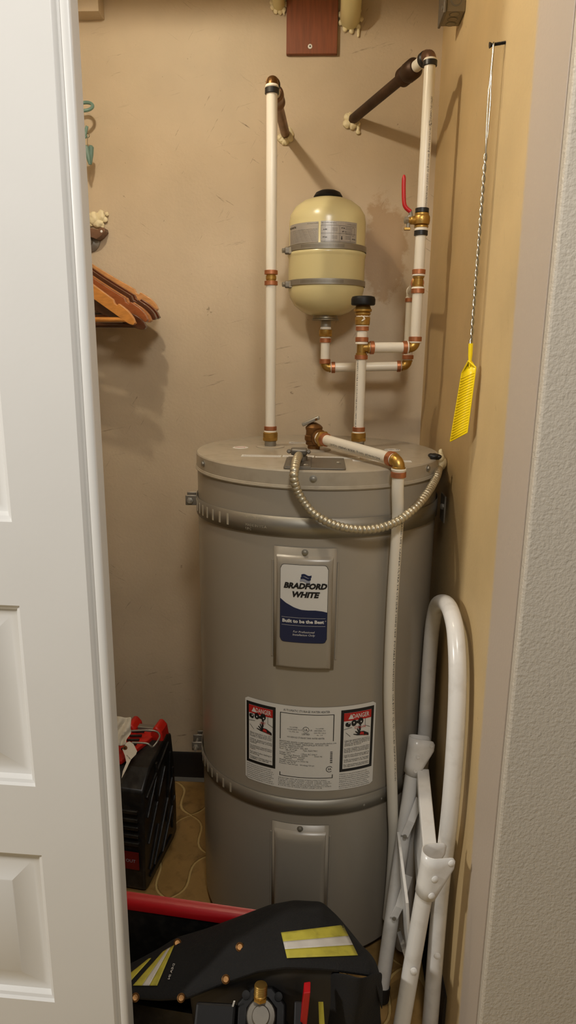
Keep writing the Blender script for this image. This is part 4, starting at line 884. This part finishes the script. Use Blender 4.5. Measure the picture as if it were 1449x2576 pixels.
MB().rod(at(222,392,y=1.925), at(222,392,y=1.945), .003, 10).obj('peg_spring','wire',tl)
# hook rail peg and foam below it
blob(at(246,550,y=YW-.006), [(-.012,0,0,.018,(1,.6,1)),(.008,0,.006,.014,(1,.5,1)),(.0,0,-.012,.014,(1.2,.6,.8)),(.020,0,-.002,.008,(1,.5,1)),(.026,0,.012,.006,(1,.5,1)),(.012,0,-.018,.007,(1,.5,1)),(-.022,0,-.012,.010,(1,.5,1)),(.012,0,.018,.006,(1.2,.5,.7))], 'wall_foam', None, 'lumpy cream foam blob on the back wall over the grey bracket', 'foam')
br = thing('rod_bracket', 'grey-brown metal bracket on the back wall under the foam blob', 'bracket', at(240,585,y=YW))
pb = [at(x,y,y=YW-.035) for x,y in ((222,572),(246,577),(254,571),(262,573),(264,582),(254,594),(242,602),(226,596))]
MB().add(pb+[p+V((0,.034,0)) for p in pb], [tuple(range(8)),tuple(range(15,7,-1))]+[(i,8+i,8+(i+1)%8,(i+1)%8) for i in range(8)]).obj('plate','ocop2',br,smooth=0,bevel=.0012)
MB().lathe([(.0035,0),(.002,.001)], at(255,582,y=YW-.0355), (0,-1,0), 12).obj('rivet','white',br)
# clothes rod and wooden hangers
rodx, rodz = -.655, 1.70
rt = thing('clothes_rod', 'round metal clothes rod at the left side holding the wooden hangers', 'rod', (rodx, YW-.02, rodz))
MB().rod((rodx, 1.20, rodz), (rodx, YW-.001, rodz), .0125, 24).obj('bar','steel',rt); MB().lathe([(.028,0),(.028,.004),(.016,.012)], (rodx,YW-.001,rodz), (0,-1,0), 28).obj('socket','steel',rt)
def hanger(lab, yh, tip, rot, m, arm_h=.115, bar=True, th=.012, barm=None):
    """tip = right end of the shoulder in world space; rot turns it about the hook"""
    ex = V((math.cos(rot), math.sin(rot), 0)); half = (tip.x-rodx)/ex.x; c = V((tip.x,tip.y,0))-ex*half; topz = tip.z+arm_h
    t = thing('wooden_hanger', lab, 'hanger', (c.x,c.y,topz), 'wooden hangers on the side rod')
    def prof(s_):  # centre line height and depth at distance s from centre
        f_ = s_/half; return topz-arm_h*(f_**.86+.05*f_**6), (.036-.004*f_)*(1 if f_ < .84 else math.sqrt(max(1-((f_-.84)/.16)**2,.002)))
    n = 44; upper, lower = [], []
    for sd_ in (-1,1):
        up, lo = [], []
        for i in range(n+1):
            s_ = half*i/n; zc_, w_ = prof(s_); nt_ = .0
            if .70 < i/n < .76: nt_ = .008
            up.append((sd_*s_, zc_+w_/2-nt_)); lo.append((sd_*s_, zc_-w_/2))
        mb = MB(); ey = V((0,0,1)); ez = V((-ex.y, ex.x, 0))*th/2
        P = lambda q, s2: c+ex*q[0]+V((0,0,q[1]))+ez*s2
        vs = []; 
        for i in range(n+1): vs += [P(up[i],-1),P(up[i],1),P(lo[i],1),P(lo[i],-1)]
        fs = [(4*i+k,4*i+(k+1)%4,4*(i+1)+(k+1)%4,4*(i+1)+k) for i in range(n) for k in range(4)]+[(0,1,2,3),(4*n+3,4*n+2,4*n+1,4*n)]
        mb.add(vs, fs).obj('arm',m,t,bevel=.0028)
    if bar:
        zl_, wl_ = prof(half*.9); MB().rod(c-ex*half*.86+V((0,0,zl_-.006)), c+ex*half*.86+V((0,0,zl_-.006)), .0062, 14).obj('trouser_bar',barm or m,t)
    hk = c+V((0,0,topz+.012)); rad = rodz+.018-hk.z
    MB().tube(spline([hk, hk+V((0,0,max(rodz-hk.z-.03,.01))), V((c.x,c.y,rodz+.0))+ex*.020, V((c.x,c.y,rodz+.018)), V((c.x,c.y,rodz))-ex*.020, V((c.x,c.y,rodz-.012))-ex*.018],6), .0018, 8).obj('hook','wire',t)
    return t
def tipat(px, py, y): return at(px, py, y=y)
HG = [('pale wooden hanger at the back of the hanger bunch', 1.905, (398,772), -.12, 'hw1', .112),
      ('dark walnut hanger with a notched arm just in front of the pale rear hanger', 1.882, (402,792), -.13, 'hw2', .128),
      ('dark brown hanger pressed against the walnut hanger', 1.860, (394,794), -.13, 'hw6', .126),
      ('light wooden hanger squeezed behind the broad brown hanger', 1.838, (382,800), -.14, 'hw5', .124),
      ('broad reddish-brown wooden hanger in the middle of the bunch', 1.816, (373,799), -.14, 'hw3', .120),
      ('oak-coloured hanger at the front of the bunch, nearest the closet opening', 1.760, (341,806), -.16, 'hw4', .128),
      ('dark wooden hanger hanging lowest, its bar crossing under the oak hanger', 1.789, (369,818), -.13, 'hw6', .085)]
for lab, yh, tpx, rot, m, ah in HG: hanger(lab, yh, tipat(tpx[0],tpx[1],yh), rot, m, ah)

# ================================================================= STEP STOOL
ss = thing('step_stool', 'folded white tubular step stool leaning on the right wall', 'step stool', (.24,1.2,0))
LRD = .0165
nl = [at(1108,2250,x=.262), at(1131,2050,x=.262), at(1146,1850,x=.262), at(1151,1700,x=.262), at(1147,1600,x=.262), at(1138,1550,x=.262), at(1126,1522,x=.262), at(1112,1515,x=.262), at(1100,1522,x=.263), at(1093,1545,x=.263), at(1086,1590,x=.262), at(1079,1680,x=.262), at(1073,1780,x=.262), at(1065,1880,x=.26)]
n0 = nl[0]; nb = at(1083,2560,x=.258); nfl = nb+(nb-n0).normalized()*(nb.z/((n0-nb).normalized().z)-.012/1)
nfl = V((nb.x-.001, nb.y+.002, .022)); fb_ = V((.226,1.352,.012))
MB().tube(spline([nfl, nb]+nl+[V((.236,1.365,.28)), fb_], 7), LRD, 22).obj('handle_frame','ladder',ss,smooth=80)
def cap_leg(topc, foot, rv, big, footlen=.03):
    topc, foot = V(topc), V(foot); d = (topc-foot).normalized()
    MB().rod(foot+d*.006, topc+d*.012, LRD*.97, 22).obj('leg','ladder',ss)
    MB().lathe([(LRD*1.12,0),(LRD*1.18,.004),(LRD*1.12,footlen)], foot, d, 22).obj('rubber_foot','rub',ss)
    return d
fd = cap_leg(at(1043,1905,z=.52), V((.163,1.222,.001)), None, False)
ntop = at(1076,2195,z=.492); nfoot = at(1012,2568,z=.15); nfoot = ntop+(nfoot-ntop)*((ntop.z)/(ntop.z-nfoot.z))*.998
nd_ = cap_leg(ntop, nfoot, None, True)
def sheet_cap(c, d, ex, w_, hgt, rivets, big):
    """sheet bracket bent round the leg top: U section open towards the handle frame, flaps cut on a slant"""
    d = d.normalized(); ex = (V(ex)-d*V(ex).dot(d)).normalized(); ey = d.cross(ex).normalized(); ey = ey if ey.y > 0 else -ey; r = LRD+.0022
    sec = [(w_-w_*i/8, -r) for i in range(8)]+[(-r*math.sin(math.pi*i/14), -r*math.cos(math.pi*i/14)) for i in range(15)]+[(w_*i/8, r) for i in range(1,9)]
    top_r, bot_r = [], []
    for a, b in sec:
        t = max(a/w_, 0.); rt_ = max(t-.80, 0)/.20
        top_r.append(c+ex*a+ey*b+d*(hgt/2-.007*rt_*rt_)); bot_r.append(c+ex*a+ey*b-d*(hgt/2-(hgt*.74)*max(t-.22,0)/.78-.004*min(max(-a/r,0),1)**2))
    mid = [[p.lerp(q, k/4) for p, q in zip(top_r, bot_r)] for k in range(5)]
    MB().grid(mid).obj('leg_bracket','ladder',ss,solid=.0016,smooth=30)
    for a, h in rivets:
        p = c+ex*a-ey*(r+.0008)+d*h
        prof = [(.0066,0),(.0062,.0018),(.0042,.0034),(.001,.004)] if big else [(.0052,0),(.0050,.0014),(.0030,.0016),(.0026,.0004)]
        MB().lathe(prof, p, -ey, 18).obj('rivet','ladder',ss)
far_c = at(1043,1905,z=.52); near_c = at(1079,2200,z=.49)
sheet_cap(far_c+fd*.004, fd, (1,.1,0), .036, .084, [(.029,.032),(.002,.004),(.001,-.028)], False)
sheet_cap(near_c+nd_*.004, nd_, (1,.25,0), .036, .092, [(.029,.036),(.002,.004),(.001,-.032)], True)
# folded treads: upper tread seen from above, lower tread edge-on
ta, tb2 = at(1064,1931,z=.505), at(1082,2130,z=.487); dd = (tb2-ta).normalized(); sx_ = V((1,0,0)); nrm2 = dd.cross(sx_).normalized()
cen = (ta+tb2)/2
MB().obox(cen+V((0,0,-.012)), sx_, dd, nrm2, .027, (tb2-ta).length, .020).obj('upper_tread','ladder',ss,smooth=0,bevel=.002)
MB().obox(cen+V((-.004,0,-.10)), sx_, dd, V((.06,0,1)), .004, (tb2-ta).length*.96, .17).obj('tread_panel','ladder',ss,smooth=0)
la, lb2 = at(1024,2130,y=1.27), at(1034,2330,y=1.13)
MB().obox(V((.205,1.215,.245)), V((1,0,.1)), V((0.02,1,0)), V((-.1,0,1)), .006, .20, .24).obj('lower_tread','ladder',ss,smooth=0,bevel=.001)
def strapbar(pxs, ys, w_, name='brace'):
    pts_ = [at(px, py, y=yy) for (px, py), yy in zip(pxs, ys)]
    for a, b in zip(pts_, pts_[1:]):
        d = (b-a).normalized(); s_ = d.cross(V((0,-1,.2))).normalized(); MB().obox((a+b)/2, d, s_, d.cross(s_), (b-a).length+.002, w_, .003).obj(name,'ladder',ss,smooth=0,bevel=.0008)
    p = pts_[0]; MB().lathe([(.0046,0),(.0044,.0014),(.0026,.0016)], p+V((0,-.003,0)), (0,-1,.15), 16).obj('rivet','steel',ss)
def legy(py):  # depth of the far front leg at an image row
    p = V((.163,1.222,.001)); q = far_c; best = min((abs((CY+F*(RW.transposed()@(p.lerp(q,t/200)-V((0,0,H)))).y/(RW.transposed()@(p.lerp(q,t/200)-V((0,0,H)))).z)-py), t) for t in range(201)); return p.lerp(q,best[1]/200).y
y1_ = legy(2100)-LRD-.004; y2_ = legy(2310)-LRD-.004
strapbar([(1018,2102),(1034,2066),(1055,2010)], (y1_,y1_+.004,y1_+.03), .017)
strapbar([(991,2308),(1004,2282),(1028,2204)], (y2_,y2_+.002,y2_+.03), .017)
strapbar([(1002,2338),(1024,2412)], (y2_+.03,y2_-.02), .010)
for (px,py,c,r_x,fr) in ((1041,2442,ntop,0,nfoot),(1100,2405,None,0,None)):
    if c is not None:
        f_ = (2442-2195)/(2568-2195); yy = ntop.lerp(nfoot,.62).y-LRD
        yy = at(1041,2442,x=ntop.lerp(nfoot,.55).x).y
        best = min(((at(px,py,y=q/1000)-ntop).cross((nfoot-ntop).normalized()).length, q) for q in range(950,1250,2))[1]/1000
        MB().lathe([(.0066,0),(.0060,.0018),(.001,.004)], at(px,py,y=best-LRD-.0005), (0,-1,.15), 18).obj('rivet','ladder',ss)
    else:
        best = at(px,py,x=.249).y; MB().lathe([(.0066,0),(.0060,.0018),(.001,.004)], at(px,py,y=best-LRD-.0005), (0,-1,.15), 18).obj('rivet','ladder',ss)

# ================================================================= BLACK AND RED TOOL CASE (left, beside the heater)
tcs = thing('tool_case', 'black ribbed plastic case with a red handle frame standing beside the water heater', 'tool case', (-.5,1.60,0))
fx, fy = -.437, 1.488; bx_, by_ = -.402, 1.725
ey = V((bx_-fx, by_-fy, 0)).normalized(); ex = V((ey.y,-ey.x,0)); O = V((fx,fy,0)); LD = math.hypot(bx_-fx, by_-fy); WD = .26
def C(a, b, z): return O+ex*a+ey*b+V((0,0,z))
pro = [(0,.010),(.02,0),(LD-.03,0),(LD,.012),(LD+.004,.10),(LD-.004,.25),(LD-.018,.345),(LD-.05,.362),(.06,.338),(.012,.30),(.004,.15)]
n = len(pro); mb = MB().add([C(0,b,z) for b,z in pro]+[C(-WD,b,z) for b,z in pro], [tuple(range(n)),tuple(range(2*n-1,n-1,-1))]+[(i,n+i,n+(i+1)%n,(i+1)%n) for i in range(n)])
mb.obj('case_body','case',tcs,smooth=25,bevel=.006)
ribs = [((.03,.05),(.10,.14)),((.03,.13),(.16,.28)),((.06,.04),(.21,.21)),((.12,.03),(.225,.14)),((.03,.21),(.10,.29)),((.10,.20),(.10,.33)),((.16,.10),(.20,.30)),((.03,.03),(.19,.03)),((.20,.05),(.215,.24)),((.03,.27),(.19,.335))]
for (a, za_), (b, zb2) in ribs:
    p, q = C(.002,a,za_), C(.002,b,zb2); d = (q-p).normalized(); MB().obox((p+q)/2, d, ex, d.cross(ex), (q-p).length, .006, .009).obj('rib','case',tcs,smooth=0,bevel=.002)
for k in range(5): MB().obox(C(-.04,-.004+.0,.25-.024*k), ex, ey, (0,0,1), .06,.008,.010).obj('vent_rib','case',tcs,smooth=0,bevel=.002)
# red frame with two horns and a grey handle bar
hz = .352
def horn(a0_, a1_, b_):
    pr = [(0,0),(0,.034),(.010,.056),(a1_-a0_-.012,.056),(a1_-a0_,.042),(a1_-a0_+.006,0)]
    MB().prism([(x,z) for x,z in pr], C(a0_,b_,hz-.012), ex, (0,0,1), .05).obj('handle_horn','cred',tcs,smooth=30,bevel=.006)
horn(-.038,-.006,LD-.03); horn(-.115,-.082,LD-.03)
MB().obox(C(-.06,LD-.055,hz+.022), ex, ey, (0,0,1), .06,.018,.016).obj('handle_bar','steel',tcs,smooth=0,bevel=.003)
MB().add([C(-.012,LD-.03,.358),C(-.105,LD-.03,.358),C(-.11,.05,.346),C(-.075,.05,.344)]+[C(-.012,LD-.03,.372),C(-.105,LD-.03,.372),C(-.11,.05,.358),C(-.075,.05,.356)], [(3,2,1,0),(4,5,6,7),(0,1,5,4),(1,2,6,5),(2,3,7,6),(3,0,4,7)]).obj('red_deck','cred',tcs,smooth=0,bevel=.003)
for k in range(5): MB().obox(C(-.075,LD-.075-.018*k,.374-.002*k), (ex*1+ey*.25), ey, (0,0,1), .034,.006,.006).obj('deck_slot','case',tcs,smooth=0,bevel=.002)
MB().obox(C(-.125,.10,.322), ex, ey, (0,0,1), .05,.16,.035).obj('side_cheek','cred',tcs,smooth=0,bevel=.005)
wl_ = [at(x,y,y=yy) for x,y,yy in ((328,1839,1.60),(370,1837,1.60),(393,1840,1.60),(402,1851,1.585),(396,1865,1.565),(384,1879,1.55),(378,1876,1.545),(368,1870,1.545),(332,1868,1.545))]
MB().tube(spline(wl_,5), .0026, 10).obj('wire_bail','steel',tcs,smooth=80)
q = MB().obox(C(-.036,-.0025,.10), ex, (0,0,1), ey, .045,.052,.003).obj('red_badge','cdred',tcs,smooth=0)
rx = MB()
put(rx, 'OUT', .013, 0, 0, lambda u,v: C(-.036+u,-.0045,.10+v), bold=.01); rx.obj('badge_print','lsilver',tcs,smooth=0)
# rag and tag
rg_rows = []
for j in range(9):
    row = []
    for i in range(9):
        p = at(285+i*5.6-(j>5)*i*1.5, 1803+j*9, y=1.56-.004*j+.006*math.sin(i*1.3+j))
        row.append(p+V((0,.004*math.sin(j*1.7+i*.8),0)))
    rg_rows.append(row)
tag(MB().grid(rg_rows).obj('rag','rag',None,solid=.003,sub=1,smooth=80), 'crumpled white rag stuffed behind the red handle of the tool case', 'rag')
tgp = [(308,1885),(318,1868),(326,1865),(336,1872),(345,1890),(342,1898),(330,1910),(326,1918),(318,1935),(306,1958),(309,1940),(318,1918),(314,1900)]
tg = thing('paper_tag', 'spotted white paper tag with a brown eyelet tied to the tool case', 'tag', at(322,1900,y=1.505))
tgv = [at(x,y,y=1.53-.055*(y-1865)/93) for x,y in tgp]; slab(tgv, (0,-1,.1), .0008).obj('tag_card','rag',tg,smooth=0)
p = at(314.5,1881,y=1.518); MB().lathe([(.0062,0),(.006,.0008),(.0028,.001)], p, (0,-1,.1), 18).obj('eyelet','kraft',tg); MB().lathe([(.0022,.0008),(.0022,.0014)], p, (0,-1,.1), 12).obj('eyelet_hole','lblack',tg)
q = MB(); e1 = (at(330,1910,y=1.503)-at(318,1896,y=1.503)).normalized(); e2 = V((-e1.z,0,e1.x)); put(q, 'nursing', .0055, 0, 0, lambda u,v: at(324,1905,y=1.503)+e1*u-e2*v*-1, bold=.01); q.obj('tag_print','lblack',tg,smooth=0)

# ================================================================= BIN, PUMP AND JACKET (front, on the floor)
bn = thing('tool_bin', 'black open tool bin with a red rim in front of the water heater', 'tool bin', (-.15,1.08,0))
zr = .245; ra_, rb2 = at(318,2257,z=zr), at(700,2312,z=zr); re = (rb2-ra_).normalized(); rn = V((-re.y,re.x,0)); rb2 = ra_+re*.345; ra_ = ra_-re*.02
def Bn(a, b, z): return ra_+re*a+rn*b+V((0,0,z-ra_.z))
LB_ = (rb2-ra_).length; DB = .125
for nm, a0_, a1_, b0_, b1_ in (('back_wall',0,LB_,-.012,-.002),('front_wall',0,LB_,-DB,-DB+.01),('end_wall',0,.01,-DB,-.002),('end_wall',LB_-.01,LB_,-DB,-.002)):
    vs = [Bn(a,b,z) for z in (.004,zr-.01 if nm == 'back_wall' else .11) for a,b in ((a0_,b0_),(a1_,b0_),(a1_,b1_),(a0_,b1_))]
    MB().add(vs, [(0,3,2,1),(4,5,6,7),(0,1,5,4),(1,2,6,5),(2,3,7,6),(3,0,4,7)]).obj(nm,'case',bn,smooth=0)
vs = [Bn(a,b,z) for z in (.004,.014) for a,b in ((0,-DB),(LB_,-DB),(LB_,-.002),(0,-.002))]
MB().add(vs, [(0,3,2,1),(4,5,6,7),(0,1,5,4),(1,2,6,5),(2,3,7,6),(3,0,4,7)]).obj('bottom','case',bn,smooth=0)
pr = [(.010,-.012),(.010,.006),(.006,.010),(.001,.008),(-.006,.007),(-.012,.003),(-.016,-.004),(-.016,-.016),(-.011,-.016)]
n = len(pr); mb = MB().add([Bn(0,b,zr+z) for b,z in pr]+[Bn(LB_,b,zr+z) for b,z in pr], [(i,(i+1)%n,n+(i+1)%n,n+i) for i in range(n)]+[tuple(range(n-1,-1,-1)),tuple(range(n,2*n))]); mb.obj('red_rim','binred',bn,smooth=40,label='red plastic rim')
# pump
pc = at(657,2556,y=.985); pn = V((.02,-.62,.78)).normalized(); pu = V((0,.78,.62)); px_ = pn.cross(pu).normalized()*-1
pm = thing('pump', 'black octagonal pump with a brass outlet and red post under the jacket', 'pump', (pc.x,pc.y,0))
MB().box((pc.x-.05,pc.y-.03,.001),(pc.x+.05,pc.y+.02,pc.z-.03)).obj('pump_base','bplast',pm,smooth=0,bevel=.004)
MB().lathe([(.048,-.04),(.050,-.02),(.050,-.004),(.046,0),(.030,.001),(.030,.004),(.026,.008)], pc, pn, 8, rot=.39).obj('housing','bplast',pm,smooth=20,bevel=.002)
MB().lathe([(.026,.002),(.027,.008),(.025,.014),(.019,.015)], pc, pn, 28).obj('end_ring','dsteel',pm)
MB().lathe([(.0165,.012),(.0165,.022),(.015,.024)], pc, pn, 24).obj('round_plug','dsteel',pm)
for k in range(4):
    a_ = math.pi/4+k*math.pi/2; p = pc+(px_*math.cos(a_)+pu*math.sin(a_))*.043; MB().lathe([(.0075,-.01),(.0075,.004),(.004,.0045)], p, pn, 12).obj('housing_bolt','bplast',pm)
bq = at(655,2508,y=.985); bt_ = at(657,2468,y=.992); dd = (bt_-bq).normalized()
MB().lathe([(.0125,-.005),(.0125,.0),(.0135,.002)], bq, dd, 6).lathe([(.0115,.001),(.0115,.004),(.0125,.005)]+[(.0122 if k%2 else .0114,.006+.0016*k) for k in range(10)]+[(.0110,.023)], bq, dd, 24).obj('brass_outlet','brass',pm)
MB().obox(pc-px_*.0-V((.085,.0,.022)), (1,0,0), pu, pn, .075,.06,.05).obj('motor_block','bplast',pm,smooth=0,bevel=.005)
MB().obox(pc+V((.068,.0,.0)), (1,0,0), pu, pn, .016,.05,.05).obj('side_port','bplast',pm,smooth=0,bevel=.003)
MB().obox(at(586,2530,y=.99), V((.25,0,1)), (1,0,0), (0,1,0), .022,.003,.002).obj('painted_highlight','white',pm,smooth=0)  # white sliver, a highlight painted onto the black pump
pq = [(752,2600),(770,2600),(781,2498),(764,2500)]; pq = [at(x,y,y=.965) for x,y in pq]; pq[0] = pq[3]+(pq[0]-pq[3])*(pq[3].z/(pq[3].z-pq[0].z)); pq[1] = pq[2]+(pq[1]-pq[2])*(pq[2].z/(pq[2].z-pq[1].z))
MB().add([p+V((0,dy,.001)) for dy in (0,.022) for p in pq], [(0,1,2,3),(7,6,5,4),(0,4,5,1),(1,5,6,2),(2,6,7,3),(3,7,4,0)]).obj('red_post','binred',pm,smooth=0,bevel=.0015)
# jacket
jk = thing('duty_jacket', 'black firefighter jacket with lime and silver reflective stripes heaped over the tool bin', 'jacket', (-.1,1.08,.2))
def lerp_curve(cv, x):
    for (xa, *va), (xb, *vb) in zip(cv, cv[1:]):
        if x <= xb: t = (x-xa)/(xb-xa); t = t*t*(3-2*t) if False else t; return [a+(b-a)*t for a, b in zip(va, vb)]
    return list(cv[-1][1:])
topc = [(318,2432,1.14),(400,2388,1.15),(440,2362,1.155),(520,2338,1.16),(600,2308,1.17),(680,2278,1.185),(740,2267,1.19),(810,2271,1.19),(850,2308,1.18),(885,2350,1.165),(925,2402,1.145),(950,2448,1.12),(962,2500,1.09)]
hemc = [(318,2508,1.045),(400,2514,1.035),(470,2510,1.03),(560,2474,1.02),(650,2443,1.01),(720,2434,1.0),(800,2437,1.0),(850,2441,1.0),(940,2454,1.01),(950,2490,1.02),(962,2540,1.03)]
NX_, NV = 66, 16; rows = []
import mathutils
def wr(p, s_=1.): return mathutils.noise.noise(p*14)*.010*s_+mathutils.noise.noise(V((p.x*40,p.y*25,p.z*30)))*.004*s_+mathutils.noise.noise(V((p.x*8+p.y*20,p.y*9,3)))*.009*s_
PXS = [318+(962-318)*i/NX_ for i in range(NX_+1)]
def jpt(px, v):
    ty, td = lerp_curve(topc, px); hy, hd_ = lerp_curve(hemc, px)
    a, b = at(px, ty, y=td), at(px, hy, y=hd_); p = a.lerp(b, v); p = p+V((0,-.0,.022*math.sin(math.pi*min(v*1.0,1))**.8))
    e = math.sin(math.pi*min(max(v,0),1))**.5
    return p+V((0,-.4,.9))*wr(p)*e*min(max((px-430)/120,.12),1)
for px in PXS[:]: pass
backrow = [jpt(px,0)+V((0,.045,-.07)) for px in PXS]; back2 = [jpt(px,0)+V((0,.022,-.018)) for px in PXS]
rows = [backrow, back2]+[[jpt(px, j/NV) for px in PXS] for j in range(NV+1)]
rows.append([jpt(px,1)+V((0,.006,-.010)) for px in PXS])
MB().grid(rows).obj('shell','cloth',jk,solid=.003,smooth=80,sub=1)
# inside lining hanging behind the hem
lrows = [[jpt(px,1)+V((0,.014+.045*j/8,-.010-(jpt(px,1).z-.025)*(j/8)+.004*math.sin(px*.05+j))) for px in PXS if 470 <= px <= 860] for j in range(9)]
MB().grid(lrows).obj('lining','lining',jk,solid=.002,smooth=80)
# sleeve falling at the right
srows = []
for j in range(11):
    f_ = j/10; row = []
    for i in range(17):
        g = i/16; px = 815+(962-815)*g+ (6*math.sin(f_*5+g*3)); py = 2446+f_*230
        dep = 1.035-.055*math.sin(math.pi*g)-.0*f_+.03*f_; p = at(px, py, y=dep)
        if p.z < .012: p = p.copy(); p.z = .012
        row.append(p+V((0,-1,0))*wr(p,1.2)*math.sin(math.pi*g))
    srows.append(row)
MB().grid(srows).obj('sleeve','cloth',jk,solid=.004,smooth=80,sub=1)
# reflective trim following the shell
def onshell(px, py):
    ty, td = lerp_curve(topc, px); hy, hd_ = lerp_curve(hemc, px); lo, hi = 0., 1.
    Rt = RW.transposed()
    def row_of(v): c = Rt @ (jpt(px,v)-V((0,0,H))); return CY+F*c.y/c.z
    for _ in range(26):
        mid = (lo+hi)/2
        if row_of(mid) < py: lo = mid
        else: hi = mid
    return jpt(px, lo)
def trim(quad, m, name, lift=.0045, n=18, k=5):
    (a, b, c, d) = quad; rws = []
    for j in range(k+1):
        g = j/k; l = (a[0]+(d[0]-a[0])*g, a[1]+(d[1]-a[1])*g); r = (b[0]+(c[0]-b[0])*g, b[1]+(c[1]-b[1])*g)
        rws.append([onshell(l[0]+(r[0]-l[0])*i/n, l[1]+(r[1]-l[1])*i/n)+V((0,-.6,.8))*lift for i in range(n+1)])
    return MB().grid(rws).obj(name,m,jk,solid=.0012,smooth=80)
tq = [(707,2347),(862,2328),(899,2404),(722,2411)]
def sub(q, g0_, g1_): 
    f_ = lambda p, r, g: (p[0]+(r[0]-p[0])*g, p[1]+(r[1]-p[1])*g); a, b, c, d = q; return [f_(a,d,g0_), f_(b,c,g0_), f_(b,c,g1_), f_(a,d,g1_)]
trim(sub(tq,0,.36),'lime','lime_trim'); trim(sub(tq,.36,.66),'silv','silver_tape'); trim(sub(tq,.66,1),'lime','lime_trim')
lq = [(336,2478),(402,2400),(437,2378),(398,2480)]
trim(sub([(336,2480),(412,2394),(440,2378),(397,2480)],0,.38),'lime','lime_trim'); trim(sub([(336,2480),(412,2394),(440,2378),(397,2480)],.38,.68),'silv','silver_tape'); trim(sub([(336,2480),(412,2394),(440,2378),(397,2480)],.68,1),'lime','lime_trim')
trim([(326,2452),(376,2412),(382,2411),(330,2470)],'lime','lime_trim')
gt_ = [(801,2520),(813,2520),(817,2580),(803,2580)]
MB().add([at(x,y,y=.975) for x,y in gt_]+[at(x,y,y=.979) for x,y in gt_], [(0,1,2,3),(7,6,5,4),(0,4,5,1),(1,5,6,2),(2,6,7,3),(3,7,4,0)]).obj('cuff_trim','lime',jk,smooth=0)
for px, py in ((447,2373),(603,2383),(568,2464),(456,2511),(341,2518)):
    p = onshell(px, py); MB().lathe([(.0080,.003),(.0080,.005),(.006,.0065),(.005,.0052),(.002,.005)], p, V((.1,-.6,.8)), 18).obj('snap_stud','dbrass',jk)
q = MB(); vs, fs = glyphs('DEA IN', .011, 'LEFT', bold=.01, res=1); x1_ = max(a for a,_ in vs)
q.add([onshell(440-a/x1_*14-b/.011*7, 2424+a/x1_*40-b/.011*1)+V((0,-.6,.8))*.005 for a, b in vs], fs); q.obj('printed_name','silv',jk,smooth=0)
